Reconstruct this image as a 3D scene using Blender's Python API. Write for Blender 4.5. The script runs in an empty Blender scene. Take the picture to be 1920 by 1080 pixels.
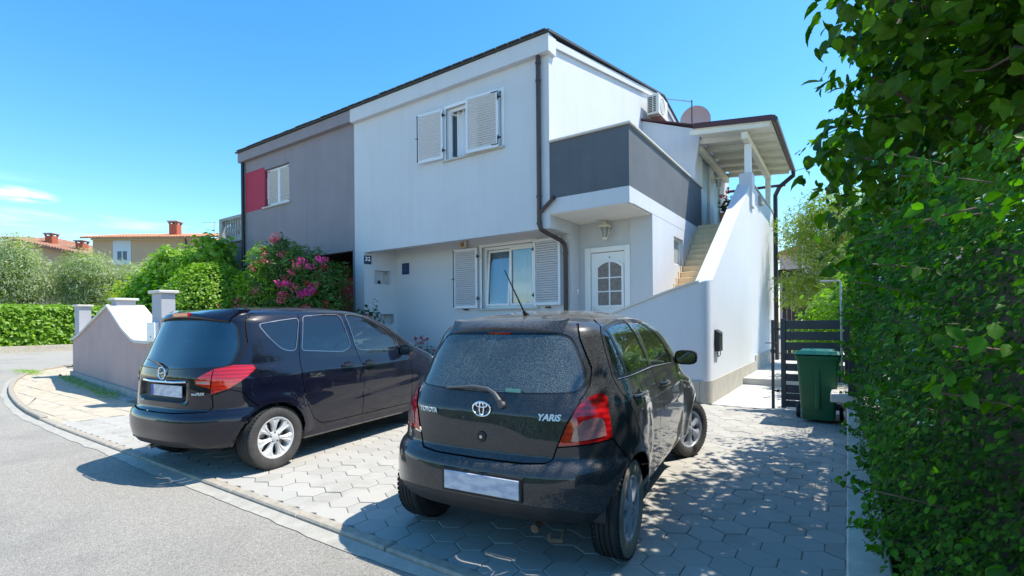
import bpy, bmesh, math, random
import numpy as np
from mathutils import Vector, Matrix
random.seed(7); NR = np.random.default_rng(11)
S = bpy.context.scene
PI = math.pi
# ------------------------------------------------------------------ camera
CAM_H = 1.47
yaw = math.radians(34.3); ro = .0086
fw = Vector((-math.sin(yaw), math.cos(yaw), 0)); r0 = Vector((math.cos(yaw), math.sin(yaw), 0)); up0 = Vector((0, 0, 1))
cr = math.sqrt(1-ro*ro)
cx = cr*r0 - ro*up0; cz = -fw; cy = ro*r0 + cr*up0
cd = bpy.data.cameras.new('camera'); cam = bpy.data.objects.new('camera', cd); S.collection.objects.link(cam)
m = Matrix((cx, cy, cz)).transposed().to_4x4(); m.translation = (0, 0, CAM_H); cam.matrix_world = m
cd.sensor_width = 36; cd.lens = 36*922/1920; cd.shift_y = 63/1920; cd.clip_start = .05; cd.clip_end = 2000
S.camera = cam
# ------------------------------------------------------------------ sky, sun, exposure
SUN_EL, SUN_AZ = math.radians(61.5), math.radians(50)       # azimuth measured from +Y towards +X
w = bpy.data.worlds.new('World'); S.world = w; w.use_nodes = True
nt = w.node_tree; nt.nodes.clear()
out = nt.nodes.new('ShaderNodeOutputWorld'); bg = nt.nodes.new('ShaderNodeBackground'); sky = nt.nodes.new('ShaderNodeTexSky')
sky.sky_type = 'NISHITA'; sky.sun_disc = False; sky.sun_elevation = SUN_EL; sky.sun_rotation = SUN_AZ
sky.air_density = 1.0; sky.dust_density = .35; sky.ozone_density = 1.6; sky.altitude = 0
hsv = nt.nodes.new('ShaderNodeHueSaturation'); hsv.inputs['Hue'].default_value = .492; hsv.inputs['Saturation'].default_value = 1.36; hsv.inputs['Value'].default_value = 1.0
nt.links.new(sky.outputs[0], hsv.inputs['Color'])
tc = nt.nodes.new('ShaderNodeTexCoord'); mp = nt.nodes.new('ShaderNodeMapping'); mp.inputs['Scale'].default_value = (2.2, 2.2, 17)
nz = nt.nodes.new('ShaderNodeTexNoise'); nz.inputs['Scale'].default_value = 1.9; nz.inputs['Detail'].default_value = 6; nz.inputs['Roughness'].default_value = .55
cr_ = nt.nodes.new('ShaderNodeValToRGB'); cr_.color_ramp.elements[0].position = .57; cr_.color_ramp.elements[1].position = .82
sx = nt.nodes.new('ShaderNodeSeparateXYZ'); mr = nt.nodes.new('ShaderNodeMapRange')
mr.inputs['From Min'].default_value = .22; mr.inputs['From Max'].default_value = .12; mr.inputs['To Min'].default_value = 0; mr.inputs['To Max'].default_value = .75
mul = nt.nodes.new('ShaderNodeMath'); mul.operation = 'MULTIPLY'
mix = nt.nodes.new('ShaderNodeMix'); mix.data_type = 'RGBA'
nt.links.new(tc.outputs['Generated'], mp.inputs[0]); nt.links.new(mp.outputs[0], nz.inputs['Vector']); nt.links.new(nz.outputs['Fac'], cr_.inputs[0])
nt.links.new(tc.outputs['Generated'], sx.inputs[0]); nt.links.new(sx.outputs['Z'], mr.inputs['Value'])
nt.links.new(cr_.outputs[0], mul.inputs[0]); nt.links.new(mr.outputs[0], mul.inputs[1])
def M_(op, a, b_=None, clamp=False):
    n_ = nt.nodes.new('ShaderNodeMath'); n_.operation = op; n_.use_clamp = clamp
    for i_, v_ in enumerate((a, b_)):
        if v_ is None: continue
        if isinstance(v_, (int, float)): n_.inputs[i_].default_value = v_
        else: nt.links.new(v_, n_.inputs[i_])
    return n_.outputs[0]
def wisp(y0, z0, wy, wz, sc, amt):
    dy = M_('DIVIDE', M_('SUBTRACT', sx.outputs['Y'], y0), wy); dz = M_('DIVIDE', M_('SUBTRACT', sx.outputs['Z'], z0), wz)
    e_ = M_('SUBTRACT', 1.0, M_('SQRT', M_('ADD', M_('MULTIPLY', dy, dy), M_('MULTIPLY', dz, dz))), True)
    m2_ = nt.nodes.new('ShaderNodeMapping'); m2_.inputs['Scale'].default_value = (sc, sc, sc*5); nt.links.new(tc.outputs['Generated'], m2_.inputs[0])
    z_ = nt.nodes.new('ShaderNodeTexNoise'); z_.inputs['Scale'].default_value = 1; z_.inputs['Detail'].default_value = 5; nt.links.new(m2_.outputs[0], z_.inputs['Vector'])
    q_ = M_('MULTIPLY', M_('SUBTRACT', z_.outputs['Fac'], .36), 3.2, True); l_ = M_('LESS_THAN', sx.outputs['X'], 0.0)
    return M_('MULTIPLY', M_('MULTIPLY', M_('POWER', e_, .7), q_), M_('MULTIPLY', l_, amt))
cl = M_('MAXIMUM', mul.outputs[0], M_('MAXIMUM', wisp(.172, .1855, .055, .012, 34, .78), M_('MAXIMUM', wisp(.26, .160, .14, .010, 14, .28), wisp(.14, .150, .12, .010, 16, .30))))
nt.links.new(cl, mix.inputs['Factor']); nt.links.new(hsv.outputs[0], mix.inputs['A']); mix.inputs['B'].default_value = (8.2, 10.0, 10.6, 1)
nt.links.new(mix.outputs['Result'], bg.inputs['Color']); bg.inputs['Strength'].default_value = .15
nt.links.new(bg.outputs[0], out.inputs[0])
sl = bpy.data.lights.new('sun', 'SUN'); sl.energy = 3.7; sl.angle = math.radians(.53); sl.color = (1, .93, .80)
so = bpy.data.objects.new('sun', sl); S.collection.objects.link(so)
sdir = Vector((math.cos(SUN_EL)*math.sin(SUN_AZ), math.cos(SUN_EL)*math.cos(SUN_AZ), math.sin(SUN_EL)))
so.rotation_euler = sdir.to_track_quat('Z', 'Y').to_euler(); so.location = sdir*50
S.cycles.caustics_reflective = False
vs = S.view_settings; vs.view_transform = 'Standard'; vs.look = 'None'; vs.gamma = 1; vs.use_curve_mapping = False; vs.exposure = .97
# ------------------------------------------------------------------ materials
MATS = {}
def newmat(name):
    m = bpy.data.materials.new(name); m.use_nodes = True; n = m.node_tree.nodes
    return m, m.node_tree, n['Principled BSDF'], n['Material Output']
def mat(name, col, rough=.6, metal=0, var=.0, vscale=3., bump=0., bscale=40., spec=.5, coat=0., col2=None, obj=False, attr=None, trans=0, detail=4, bdist=.01, stain=0, stain_col=(.1,.1,.09), sscale=.7, streak=0):
    if name in MATS: return MATS[name]
    m, t, b, o = newmat(name); N = t.nodes; L = t.links
    b.inputs['Roughness'].default_value = rough; b.inputs['Metallic'].default_value = metal
    b.inputs['Specular IOR Level'].default_value = spec; b.inputs['Coat Weight'].default_value = coat; b.inputs['Coat Roughness'].default_value = .03
    b.inputs['Base Color'].default_value = (*col, 1)
    tcn = N.new('ShaderNodeTexCoord'); geo = N.new('ShaderNodeNewGeometry'); src = tcn.outputs['Object'] if obj else geo.outputs['Position']
    last = None
    if var or col2:
        nz = N.new('ShaderNodeTexNoise'); nz.inputs['Scale'].default_value = vscale; nz.inputs['Detail'].default_value = detail; nz.inputs['Roughness'].default_value = .62
        L.new(src, nz.inputs['Vector'])
        rp = N.new('ShaderNodeMapRange'); rp.inputs['From Min'].default_value = .3; rp.inputs['From Max'].default_value = .7
        L.new(nz.outputs['Fac'], rp.inputs['Value'])
        mx = N.new('ShaderNodeMix'); mx.data_type = 'RGBA'
        c2 = col2 if col2 else tuple(min(1, c*(1+var)) for c in col); c1 = col if col2 else tuple(c*(1-var) for c in col)
        mx.inputs['A'].default_value = (*c1, 1); mx.inputs['B'].default_value = (*c2, 1)
        L.new(rp.outputs[0], mx.inputs['Factor']); last = mx.outputs['Result']
    if stain:
        nz = N.new('ShaderNodeTexNoise'); nz.inputs['Scale'].default_value = sscale; nz.inputs['Detail'].default_value = 7; nz.inputs['Roughness'].default_value = .7
        L.new(src, nz.inputs['Vector'])
        rp = N.new('ShaderNodeMapRange'); rp.inputs['From Min'].default_value = .5; rp.inputs['From Max'].default_value = .75; rp.inputs['To Max'].default_value = stain
        L.new(nz.outputs['Fac'], rp.inputs['Value'])
        mx = N.new('ShaderNodeMix'); mx.data_type = 'RGBA'
        if last: L.new(last, mx.inputs['A'])
        else: mx.inputs['A'].default_value = (*col, 1)
        mx.inputs['B'].default_value = (*stain_col, 1); L.new(rp.outputs[0], mx.inputs['Factor']); last = mx.outputs['Result']
    if streak:
        mpn = N.new('ShaderNodeMapping'); mpn.inputs['Scale'].default_value = (5, 5, .35); L.new(src, mpn.inputs[0])
        nz = N.new('ShaderNodeTexNoise'); nz.inputs['Scale'].default_value = 1; nz.inputs['Detail'].default_value = 6; nz.inputs['Roughness'].default_value = .7; L.new(mpn.outputs[0], nz.inputs['Vector'])
        rp = N.new('ShaderNodeMapRange'); rp.inputs['From Min'].default_value = .48; rp.inputs['From Max'].default_value = .75; rp.inputs['To Max'].default_value = streak; L.new(nz.outputs['Fac'], rp.inputs['Value'])
        mx = N.new('ShaderNodeMix'); mx.data_type = 'RGBA'; L.new(rp.outputs[0], mx.inputs['Factor']); mx.inputs['B'].default_value = (*[c*.62 for c in col], 1)
        if last: L.new(last, mx.inputs['A'])
        else: mx.inputs['A'].default_value = (*col, 1)
        last = mx.outputs['Result']
    if attr:
        at = N.new('ShaderNodeAttribute'); at.attribute_name = attr
        mx = N.new('ShaderNodeMix'); mx.data_type = 'RGBA'; mx.blend_type = 'MULTIPLY'; mx.inputs['Factor'].default_value = 1
        if last: L.new(last, mx.inputs['A'])
        else: mx.inputs['A'].default_value = (*col, 1)
        L.new(at.outputs['Color'], mx.inputs['B']); last = mx.outputs['Result']
    if last: L.new(last, b.inputs['Base Color'])
    if bump:
        nb = N.new('ShaderNodeTexNoise'); nb.inputs['Scale'].default_value = bscale; nb.inputs['Detail'].default_value = 5; nb.inputs['Roughness'].default_value = .6
        L.new(src, nb.inputs['Vector']); bp = N.new('ShaderNodeBump'); bp.inputs['Strength'].default_value = bump; bp.inputs['Distance'].default_value = bdist
        L.new(nb.outputs['Fac'], bp.inputs['Height']); L.new(bp.outputs[0], b.inputs['Normal'])
    MATS[name] = m; return m
def leafmat(name, col, col2, trans=.35, rough=.42, spec=.4):
    m, t, b, o = newmat(name); N = t.nodes; L = t.links
    at = N.new('ShaderNodeAttribute'); at.attribute_name = 'tone'
    oi = N.new('ShaderNodeObjectInfo'); ad = N.new('ShaderNodeMath'); ad.operation = 'ADD'; L.new(at.outputs['Fac'], ad.inputs[0])
    ml = N.new('ShaderNodeMath'); ml.operation = 'MULTIPLY'; ml.inputs[1].default_value = .25; L.new(oi.outputs['Random'], ml.inputs[0]); L.new(ml.outputs[0], ad.inputs[1])
    mx = N.new('ShaderNodeMix'); mx.data_type = 'RGBA'; mx.inputs['A'].default_value = (*col, 1); mx.inputs['B'].default_value = (*col2, 1)
    gp = N.new('ShaderNodeNewGeometry'); nz = N.new('ShaderNodeTexNoise'); nz.inputs['Scale'].default_value = 38; nz.inputs['Detail'].default_value = 4; L.new(gp.outputs['Position'], nz.inputs['Vector'])
    nm = N.new('ShaderNodeMath'); nm.operation = 'MULTIPLY_ADD'; nm.inputs[1].default_value = .9; nm.inputs[2].default_value = -.45; L.new(nz.outputs['Fac'], nm.inputs[0])
    a3 = N.new('ShaderNodeMath'); a3.use_clamp = True; L.new(ad.outputs[0], a3.inputs[0]); L.new(nm.outputs[0], a3.inputs[1])
    L.new(a3.outputs[0], mx.inputs['Factor']); L.new(mx.outputs['Result'], b.inputs['Base Color'])
    b.inputs['Roughness'].default_value = rough; b.inputs['Specular IOR Level'].default_value = spec
    tr = N.new('ShaderNodeBsdfTranslucent'); mc = N.new('ShaderNodeMix'); mc.data_type = 'RGBA'; mc.blend_type = 'MULTIPLY'; mc.inputs['Factor'].default_value = 1
    L.new(mx.outputs['Result'], mc.inputs['A']); mc.inputs['B'].default_value = (1.5, 1.9, .5, 1); L.new(mc.outputs['Result'], tr.inputs['Color'])
    ms = N.new('ShaderNodeMixShader'); ms.inputs[0].default_value = trans; L.new(b.outputs[0], ms.inputs[1]); L.new(tr.outputs[0], ms.inputs[2]); L.new(ms.outputs[0], o.inputs['Surface'])
    MATS[name] = m; return m
def glassmat(name, tint, refl=.10, dirt=0, dirt_col=(.35,.37,.4), ior=1.5, dscale=160):
    m, t, b, o = newmat(name); N = t.nodes; L = t.links; N.remove(b)
    tr = N.new('ShaderNodeBsdfTransparent'); tr.inputs[0].default_value = (*tint, 1)
    gl = N.new('ShaderNodeBsdfGlossy'); gl.inputs['Roughness'].default_value = .015; gl.inputs['Color'].default_value = (.95, .97, 1, 1)
    fr = N.new('ShaderNodeFresnel'); fr.inputs['IOR'].default_value = ior
    ad = N.new('ShaderNodeMath'); ad.operation = 'ADD'; ad.use_clamp = True; ad.inputs[1].default_value = refl; L.new(fr.outputs[0], ad.inputs[0])
    ms = N.new('ShaderNodeMixShader'); L.new(ad.outputs[0], ms.inputs[0]); L.new(tr.outputs[0], ms.inputs[1]); L.new(gl.outputs[0], ms.inputs[2])
    last = ms.outputs[0]
    if dirt:
        geo = N.new('ShaderNodeTexCoord'); nz = N.new('ShaderNodeTexNoise'); nz.inputs['Scale'].default_value = dscale; nz.inputs['Detail'].default_value = 3
        n2 = N.new('ShaderNodeTexNoise'); n2.inputs['Scale'].default_value = 3; n2.inputs['Detail'].default_value = 4
        L.new(geo.outputs['Object'], nz.inputs['Vector']); L.new(geo.outputs['Object'], n2.inputs['Vector'])
        rp = N.new('ShaderNodeMapRange'); rp.inputs['From Min'].default_value = .38; rp.inputs['From Max'].default_value = .66; rp.inputs['To Max'].default_value = dirt
        L.new(nz.outputs['Fac'], rp.inputs['Value'])
        r2 = N.new('ShaderNodeMapRange'); r2.inputs['From Min'].default_value = .25; r2.inputs['From Max'].default_value = .6; r2.inputs['To Min'].default_value = .5
        L.new(n2.outputs['Fac'], r2.inputs['Value']); mu = N.new('ShaderNodeMath'); mu.operation = 'MULTIPLY'; L.new(rp.outputs[0], mu.inputs[0]); L.new(r2.outputs[0], mu.inputs[1])
        df = N.new('ShaderNodeBsdfDiffuse'); df.inputs[0].default_value = (*dirt_col, 1)
        m2 = N.new('ShaderNodeMixShader'); L.new(mu.outputs[0], m2.inputs[0]); L.new(last, m2.inputs[1]); L.new(df.outputs[0], m2.inputs[2]); last = m2.outputs[0]
    L.new(last, o.inputs['Surface']); MATS[name] = m; return m
def paintmat(name, col, dust=.0, flake=0, coat=1., rough=.3, metal=.35):
    m, t, b, o = newmat(name); N = t.nodes; L = t.links
    b.inputs['Metallic'].default_value = metal; b.inputs['Coat Weight'].default_value = coat; b.inputs['Coat Roughness'].default_value = .02
    tco = N.new('ShaderNodeTexCoord'); geo = N.new('ShaderNodeNewGeometry')
    nz = N.new('ShaderNodeTexNoise'); nz.inputs['Scale'].default_value = 230; nz.inputs['Detail'].default_value = 2; L.new(tco.outputs['Object'], nz.inputs['Vector'])
    n2 = N.new('ShaderNodeTexNoise'); n2.inputs['Scale'].default_value = 4; n2.inputs['Detail'].default_value = 6; n2.inputs['Roughness'].default_value = .65; L.new(tco.outputs['Object'], n2.inputs['Vector'])
    rp = N.new('ShaderNodeMapRange'); rp.inputs['From Min'].default_value = .45; rp.inputs['From Max'].default_value = .72; L.new(nz.outputs['Fac'], rp.inputs['Value'])
    r2 = N.new('ShaderNodeMapRange'); r2.inputs['From Min'].default_value = .35; r2.inputs['From Max'].default_value = .65; r2.inputs['To Min'].default_value = .35; L.new(n2.outputs['Fac'], r2.inputs['Value'])
    mu = N.new('ShaderNodeMath'); mu.operation = 'MULTIPLY'; L.new(rp.outputs[0], mu.inputs[0]); L.new(r2.outputs[0], mu.inputs[1])
    # road dust gathers low on the body and lies on upward faces
    sz = N.new('ShaderNodeSeparateXYZ'); L.new(tco.outputs['Object'], sz.inputs[0])
    lo = N.new('ShaderNodeMapRange'); lo.inputs['From Min'].default_value = .55; lo.inputs['From Max'].default_value = .18; lo.inputs['To Min'].default_value = .0; lo.inputs['To Max'].default_value = 1.2; L.new(sz.outputs['Z'], lo.inputs['Value'])
    sn = N.new('ShaderNodeSeparateXYZ'); L.new(geo.outputs['Normal'], sn.inputs[0])
    un = N.new('ShaderNodeMapRange'); un.inputs['From Min'].default_value = .25; un.inputs['From Max'].default_value = 1; un.inputs['To Max'].default_value = 1.1; L.new(sn.outputs['Z'], un.inputs['Value'])
    ad = N.new('ShaderNodeMath'); L.new(lo.outputs[0], ad.inputs[0]); L.new(un.outputs[0], ad.inputs[1]); ad2 = N.new('ShaderNodeMath'); ad2.inputs[1].default_value = .45; L.new(ad.outputs[0], ad2.inputs[0])
    m2 = N.new('ShaderNodeMath'); m2.operation = 'MULTIPLY'; L.new(mu.outputs[0], m2.inputs[0]); L.new(ad2.outputs[0], m2.inputs[1])
    m3 = N.new('ShaderNodeMath'); m3.operation = 'MULTIPLY'; m3.use_clamp = True; m3.inputs[1].default_value = dust; L.new(m2.outputs[0], m3.inputs[0])
    b.inputs['Base Color'].default_value = (*col, 1); b.inputs['Roughness'].default_value = rough; b.inputs['Specular IOR Level'].default_value = .12
    df = N.new('ShaderNodeBsdfDiffuse'); df.inputs[0].default_value = (.3, .28, .26, 1)
    ms = N.new('ShaderNodeMixShader'); L.new(m3.outputs[0], ms.inputs[0]); L.new(b.outputs[0], ms.inputs[1]); L.new(df.outputs[0], ms.inputs[2]); L.new(ms.outputs[0], o.inputs['Surface'])
    MATS[name] = m; return m
# ------------------------------------------------------------------ mesh helpers
COL = S.collection
class MB:
    def __init__(s): s.v = []; s.f = []; s.smooth = False
    def add(s, vs, fs):
        n = len(s.v); s.v += [tuple(v) for v in vs]; s.f += [tuple(i+n for i in f) for f in fs]; return s
    def box(s, x0, x1, y0, y1, z0, z1):
        vs = [(x, y, z) for z in (z0, z1) for y in (y0, y1) for x in (x0, x1)]
        return s.add(vs, [(0,2,3,1), (4,5,7,6), (0,1,5,4), (2,6,7,3), (0,4,6,2), (1,3,7,5)])
    def bbox(s, x0, x1, y0, y1, z0, z1, b=.004):
        bm = bmesh.new(); bmesh.ops.create_cube(bm, size=1)
        for v in bm.verts: v.co = Vector((x0+(v.co.x+.5)*(x1-x0), y0+(v.co.y+.5)*(y1-y0), z0+(v.co.z+.5)*(z1-z0)))
        bmesh.ops.bevel(bm, geom=bm.edges[:], offset=b, segments=1, affect='EDGES')
        bm.verts.ensure_lookup_table(); s.add([v.co.copy() for v in bm.verts], [[v.index for v in f.verts] for f in bm.faces]); bm.free(); return s
    def prism(s, pts, d, axis='y', at=0):
        # pts: 2D outline; extruded along axis from at to at+d
        def mk(p, q):
            return {'y': (p[0], q, p[1]), 'x': (q, p[0], p[1]), 'z': (p[0], p[1], q)}[axis]
        n = len(pts); vs = [mk(p, at) for p in pts] + [mk(p, at+d) for p in pts]
        return s.add(vs, [tuple(range(n)), tuple(range(2*n-1, n-1, -1))] + [(i, i+n, (i+1)%n+n, (i+1)%n) for i in range(n)])
    def tube(s, pts, r, seg=10, cap=True, sq=False):
        P = [Vector(p) for p in pts]; n = len(P); rr = r if isinstance(r, (list, tuple)) else [r]*n; base = len(s.v); prev = None
        for i, p in enumerate(P):
            d = (P[min(i+1, n-1)]-P[max(i-1, 0)]).normalized()
            a = prev if prev is not None else (Vector((0,0,1)) if abs(d.z) < .9 else Vector((1,0,0)))
            u = a-d*a.dot(d); u.normalize(); prev = u; v = d.cross(u)
            for k in range(seg):
                t = 2*PI*k/seg + (PI/4 if sq else 0); s.v.append(tuple(p+(u*math.cos(t)+v*math.sin(t))*rr[i]))
        for i in range(n-1):
            for k in range(seg):
                a = base+i*seg+k; b_ = base+i*seg+(k+1)%seg; s.f.append((a, b_, b_+seg, a+seg))
        if cap: s.f.append(tuple(base+k for k in range(seg))[::-1]); s.f.append(tuple(base+(n-1)*seg+k for k in range(seg)))
        return s
    def lathe(s, prof, c=(0,0,0), axis='z', seg=24):
        n = len(prof); base = len(s.v)
        for k in range(seg):
            t = 2*PI*k/seg
            for r, h in prof:
                a, b_ = r*math.cos(t), r*math.sin(t)
                p = {'z': (a, b_, h), 'y': (a, h, b_), 'x': (h, a, b_)}[axis]; s.v.append((p[0]+c[0], p[1]+c[1], p[2]+c[2]))
        for k in range(seg):
            for i in range(n-1):
                a = base+k*n+i; b_ = base+((k+1)%seg)*n+i; s.f.append((a, b_, b_+1, a+1))
        return s
    def xform(s, M): s.v = [tuple(M @ Vector(v)) for v in s.v]; return s
    def mesh(s, name='mesh', smooth=None):
        me = bpy.data.meshes.new(name); me.from_pydata(s.v, [], s.f)
        bm = bmesh.new(); bm.from_mesh(me); bmesh.ops.recalc_face_normals(bm, faces=bm.faces); bm.to_mesh(me); bm.free()
        if smooth if smooth is not None else s.smooth:
            me.polygons.foreach_set('use_smooth', [True]*len(me.polygons))
            try: me.set_sharp_from_angle(angle=math.radians(38))
            except Exception: pass
        return me
def link(name, me, m=None, parent=None, loc=None, rot=None):
    o = bpy.data.objects.new(name, me); COL.objects.link(o)
    if m is not None and me is not None and not me.materials: me.materials.append(MATS[m] if isinstance(m, str) else m)
    if parent: o.parent = parent
    if loc: o.location = loc
    if rot: o.rotation_euler = rot
    return o
def obj(name, mb, m, parent=None, smooth=False, **k):
    return link(name, mb.mesh(name, smooth), m, parent, **k)
def tag(o, label=None, cat=None, group=None, kind=None):
    if label: o['label'] = label
    if cat: o['category'] = cat
    if group: o['group'] = group
    if kind: o['kind'] = kind
    return o
def empty(name, loc=(0,0,0), label=None, cat=None, group=None, rz=0):
    o = bpy.data.objects.new(name, None); COL.objects.link(o); o.location = loc; o.rotation_euler = (0, 0, rz); o.empty_display_size = .1
    return tag(o, label, cat, group)
def wallgrid(us, vs, holes, O, U, V, N, thick):
    """flat wall in the plane O + u*U + v*V, outer face towards N, with rectangular holes (u0,u1,v0,v1) and reveals"""
    O, U, V, N = map(Vector, (O, U, V, N)); mb = MB()
    us = sorted(set(list(us)+[h[i] for h in holes for i in (0, 1)])); vs = sorted(set(list(vs)+[h[i] for h in holes for i in (2, 3)]))
    inh = lambda u, v: any(h[0] < u < h[1] and h[2] < v < h[3] for h in holes)
    P = lambda u, v, d: O+U*u+V*v-N*d
    for i in range(len(us)-1):
        for j in range(len(vs)-1):
            if inh((us[i]+us[i+1])/2, (vs[j]+vs[j+1])/2): continue
            for d in (0, thick):
                q = [P(us[i], vs[j], d), P(us[i+1], vs[j], d), P(us[i+1], vs[j+1], d), P(us[i], vs[j+1], d)]; mb.add(q, [(0,1,2,3)])
    def rect(a0, a1, b0, b1):
        c = [(a0,b0), (a1,b0), (a1,b1), (a0,b1)]
        for k in range(4):
            p, q = c[k], c[(k+1)%4]; mb.add([P(*p,0), P(*q,0), P(*q,thick), P(*p,thick)], [(0,1,2,3)])
    rect(us[0], us[-1], vs[0], vs[-1])
    for h in holes: rect(*h)
    bm = bmesh.new(); me = bpy.data.meshes.new('w'); me.from_pydata(mb.v, [], mb.f); bm.from_mesh(me); bmesh.ops.remove_doubles(bm, verts=bm.verts, dist=1e-5)
    bmesh.ops.recalc_face_normals(bm, faces=bm.faces); bm.verts.ensure_lookup_table()
    r = MB(); r.v = [tuple(v.co) for v in bm.verts]; r.f = [tuple(v.index for v in f.verts) for f in bm.faces]; bm.free(); return r
def textmesh(s, size, depth=.002, align='CENTER', shear=0, bold=0):
    cu = bpy.data.curves.new('t', 'FONT'); cu.body = s; cu.size = size; cu.extrude = depth; cu.align_x = align; cu.align_y = 'CENTER'; cu.shear = shear; cu.offset = bold
    cu.resolution_u = 4
    o = bpy.data.objects.new('t', cu); COL.objects.link(o); dg = bpy.context.evaluated_depsgraph_get(); dg.update()
    me = bpy.data.meshes.new_from_object(o.evaluated_get(dg)); bpy.data.objects.remove(o); me.materials.clear(); return me
# ------------------------------------------------------------------ leaves
LEAF_SIMPLE = (np.array([[0,0,0],[.5,.32,.10],[1,0,-.05],[.5,-.32,.10]], float), [(0,1,2),(0,2,3)])
LEAF_NARROW = (np.array([[0,0,0],[.45,.11,.03],[1,0,-.08],[.45,-.11,.03]], float), [(0,1,2),(0,2,3)])
LEAF_OVAL = (np.array([[0,0,0],[.22,.26,.06],[.6,.30,.07],[1,0,-.10],[.6,-.30,.07],[.22,-.26,.06],[.5,0,0]], float), [(0,1,6),(1,2,6),(2,3,6),(3,4,6),(4,5,6),(5,0,6)])
LEAF_HEART = (np.array([[0,0,0],[-.08,.22,.05],[.12,.42,.10],[.45,.40,.11],[.78,.20,.02],[1.05,0,-.16],[.78,-.20,.02],[.45,-.40,.11],[.12,-.42,.10],[-.08,-.22,.05],[.35,0,0],[.7,0,-.03]], float),
    [(0,1,2,10),(10,2,3),(10,3,4,11),(11,4,5),(11,5,6),(10,11,6,7),(10,7,8),(0,10,8,9)])
def leafcloud(name, pos, nrm, size, leaf, m, parent=None, droop=.3, tonef=None, rand=.9, smooth=True):
    """one mesh of many leaves: pos (n,3), nrm (n,3) outward directions, size (n,)"""
    LV, LF = leaf; n = len(pos); nv = len(LV)
    N = nrm + NR.normal(0, rand*.5, (n, 3)); N[:, 2] += .45; N /= np.linalg.norm(N, axis=1)[:, None]
    D = nrm + NR.normal(0, rand, (n, 3)); D[:, 2] -= droop; D -= N*np.sum(D*N, axis=1)[:, None]; D /= np.linalg.norm(D, axis=1)[:, None]+1e-9
    T = np.cross(N, D)
    V = pos[:, None, :] + (LV[None, :, 0, None]*D[:, None, :] + LV[None, :, 1, None]*T[:, None, :] + LV[None, :, 2, None]*N[:, None, :])*size[:, None, None]
    V = V.reshape(-1, 3)
    loops = []; starts = []; k = 0
    base = [np.array(f) for f in LF]; fl = sum(len(f) for f in base)
    one = np.concatenate(base); allv = (one[None, :] + (np.arange(n)*nv)[:, None]).reshape(-1)
    st1 = np.cumsum([0]+[len(f) for f in base[:-1]]); starts = (st1[None, :] + (np.arange(n)*fl)[:, None]).reshape(-1)
    me = bpy.data.meshes.new(name); me.vertices.add(len(V)); me.vertices.foreach_set('co', V.reshape(-1).astype(np.float32))
    me.loops.add(len(allv)); me.loops.foreach_set('vertex_index', allv.astype(np.int32)); me.polygons.add(len(starts)); me.polygons.foreach_set('loop_start', starts.astype(np.int32))
    me.update(calc_edges=True)
    tone = NR.random(n) if tonef is None else tonef
    a = me.attributes.new('tone', 'FLOAT', 'POINT'); a.data.foreach_set('value', np.repeat(tone*.75, nv).astype(np.float32))
    if smooth: me.polygons.foreach_set('use_smooth', np.ones(len(starts), bool))
    return link(name, me, m, parent)
def blobs_points(blobs, n, shell=.55, lump=.22, gap=None):
    """points in ellipsoid blobs (cx,cy,cz,rx,ry,rz), denser near the surface, with lumps"""
    B = np.array(blobs, float); vol = B[:, 3]*B[:, 4]*B[:, 5]; pr = vol**.67; pr /= pr.sum()
    k = NR.choice(len(B), n, p=pr); d = NR.normal(size=(n, 3)); d /= np.linalg.norm(d, axis=1)[:, None]
    ph = B[k, 0]*3.1+B[k, 1]*1.7
    l = 1+lump*(np.sin(d[:, 0]*5+ph)*np.sin(d[:, 1]*5.3+ph*1.3)+np.sin(d[:, 2]*6+ph*.7)*.6+ .5*np.sin(d[:, 0]*11+d[:, 2]*9+ph))
    r = (shell+(1-shell)*NR.random(n)**.6)*l
    p = B[k, :3]+d*B[k, 3:6]*r[:, None]
    return p, d
# ================================================================== materials used across
mat('asphalt', (.235,.222,.20), .9, col2=(.48,.45,.40), vscale=75, bump=1., bscale=110, detail=3, stain=.55, stain_col=(.17,.168,.165), sscale=.45, bdist=.015)
mat('soil', (.16,.13,.09), .95, var=.3, vscale=4, bump=.6, bscale=20)
mat('dry_grass', (.16,.17,.06), .95, var=.35, vscale=1.2, bump=.8, bscale=12)
mat('joint_sand', (.25,.235,.20), .95, var=.25, vscale=30, bump=.5, bscale=90)
mat('concrete_white', (.40,.38,.335), .85, var=.12, vscale=9, bump=.5, bscale=60, stain=.5, stain_col=(.24,.225,.19), sscale=5)
mat('concrete', (.36,.36,.35), .85, var=.15, vscale=7, bump=.4, bscale=50, stain=.6, stain_col=(.2,.19,.17), sscale=2.5)
mat('kerb_tan', (.36,.325,.27), .85, var=.2, vscale=14, bump=.5, bscale=60, stain=.6, stain_col=(.22,.20,.17), sscale=4)
mat('wall_concrete', (.72,.60,.50), .85, var=.15, vscale=7, bump=.4, bscale=50, stain=.6, stain_col=(.42,.34,.28), sscale=2.5)
mat('stone_beige', (.47,.415,.33), .85, var=.18, vscale=5, bump=.4, bscale=50, stain=.6, stain_col=(.36,.30,.16), sscale=2)
mat('path_slab', (.50,.49,.47), .8, var=.1, vscale=3, bump=.2, bscale=60)
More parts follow.
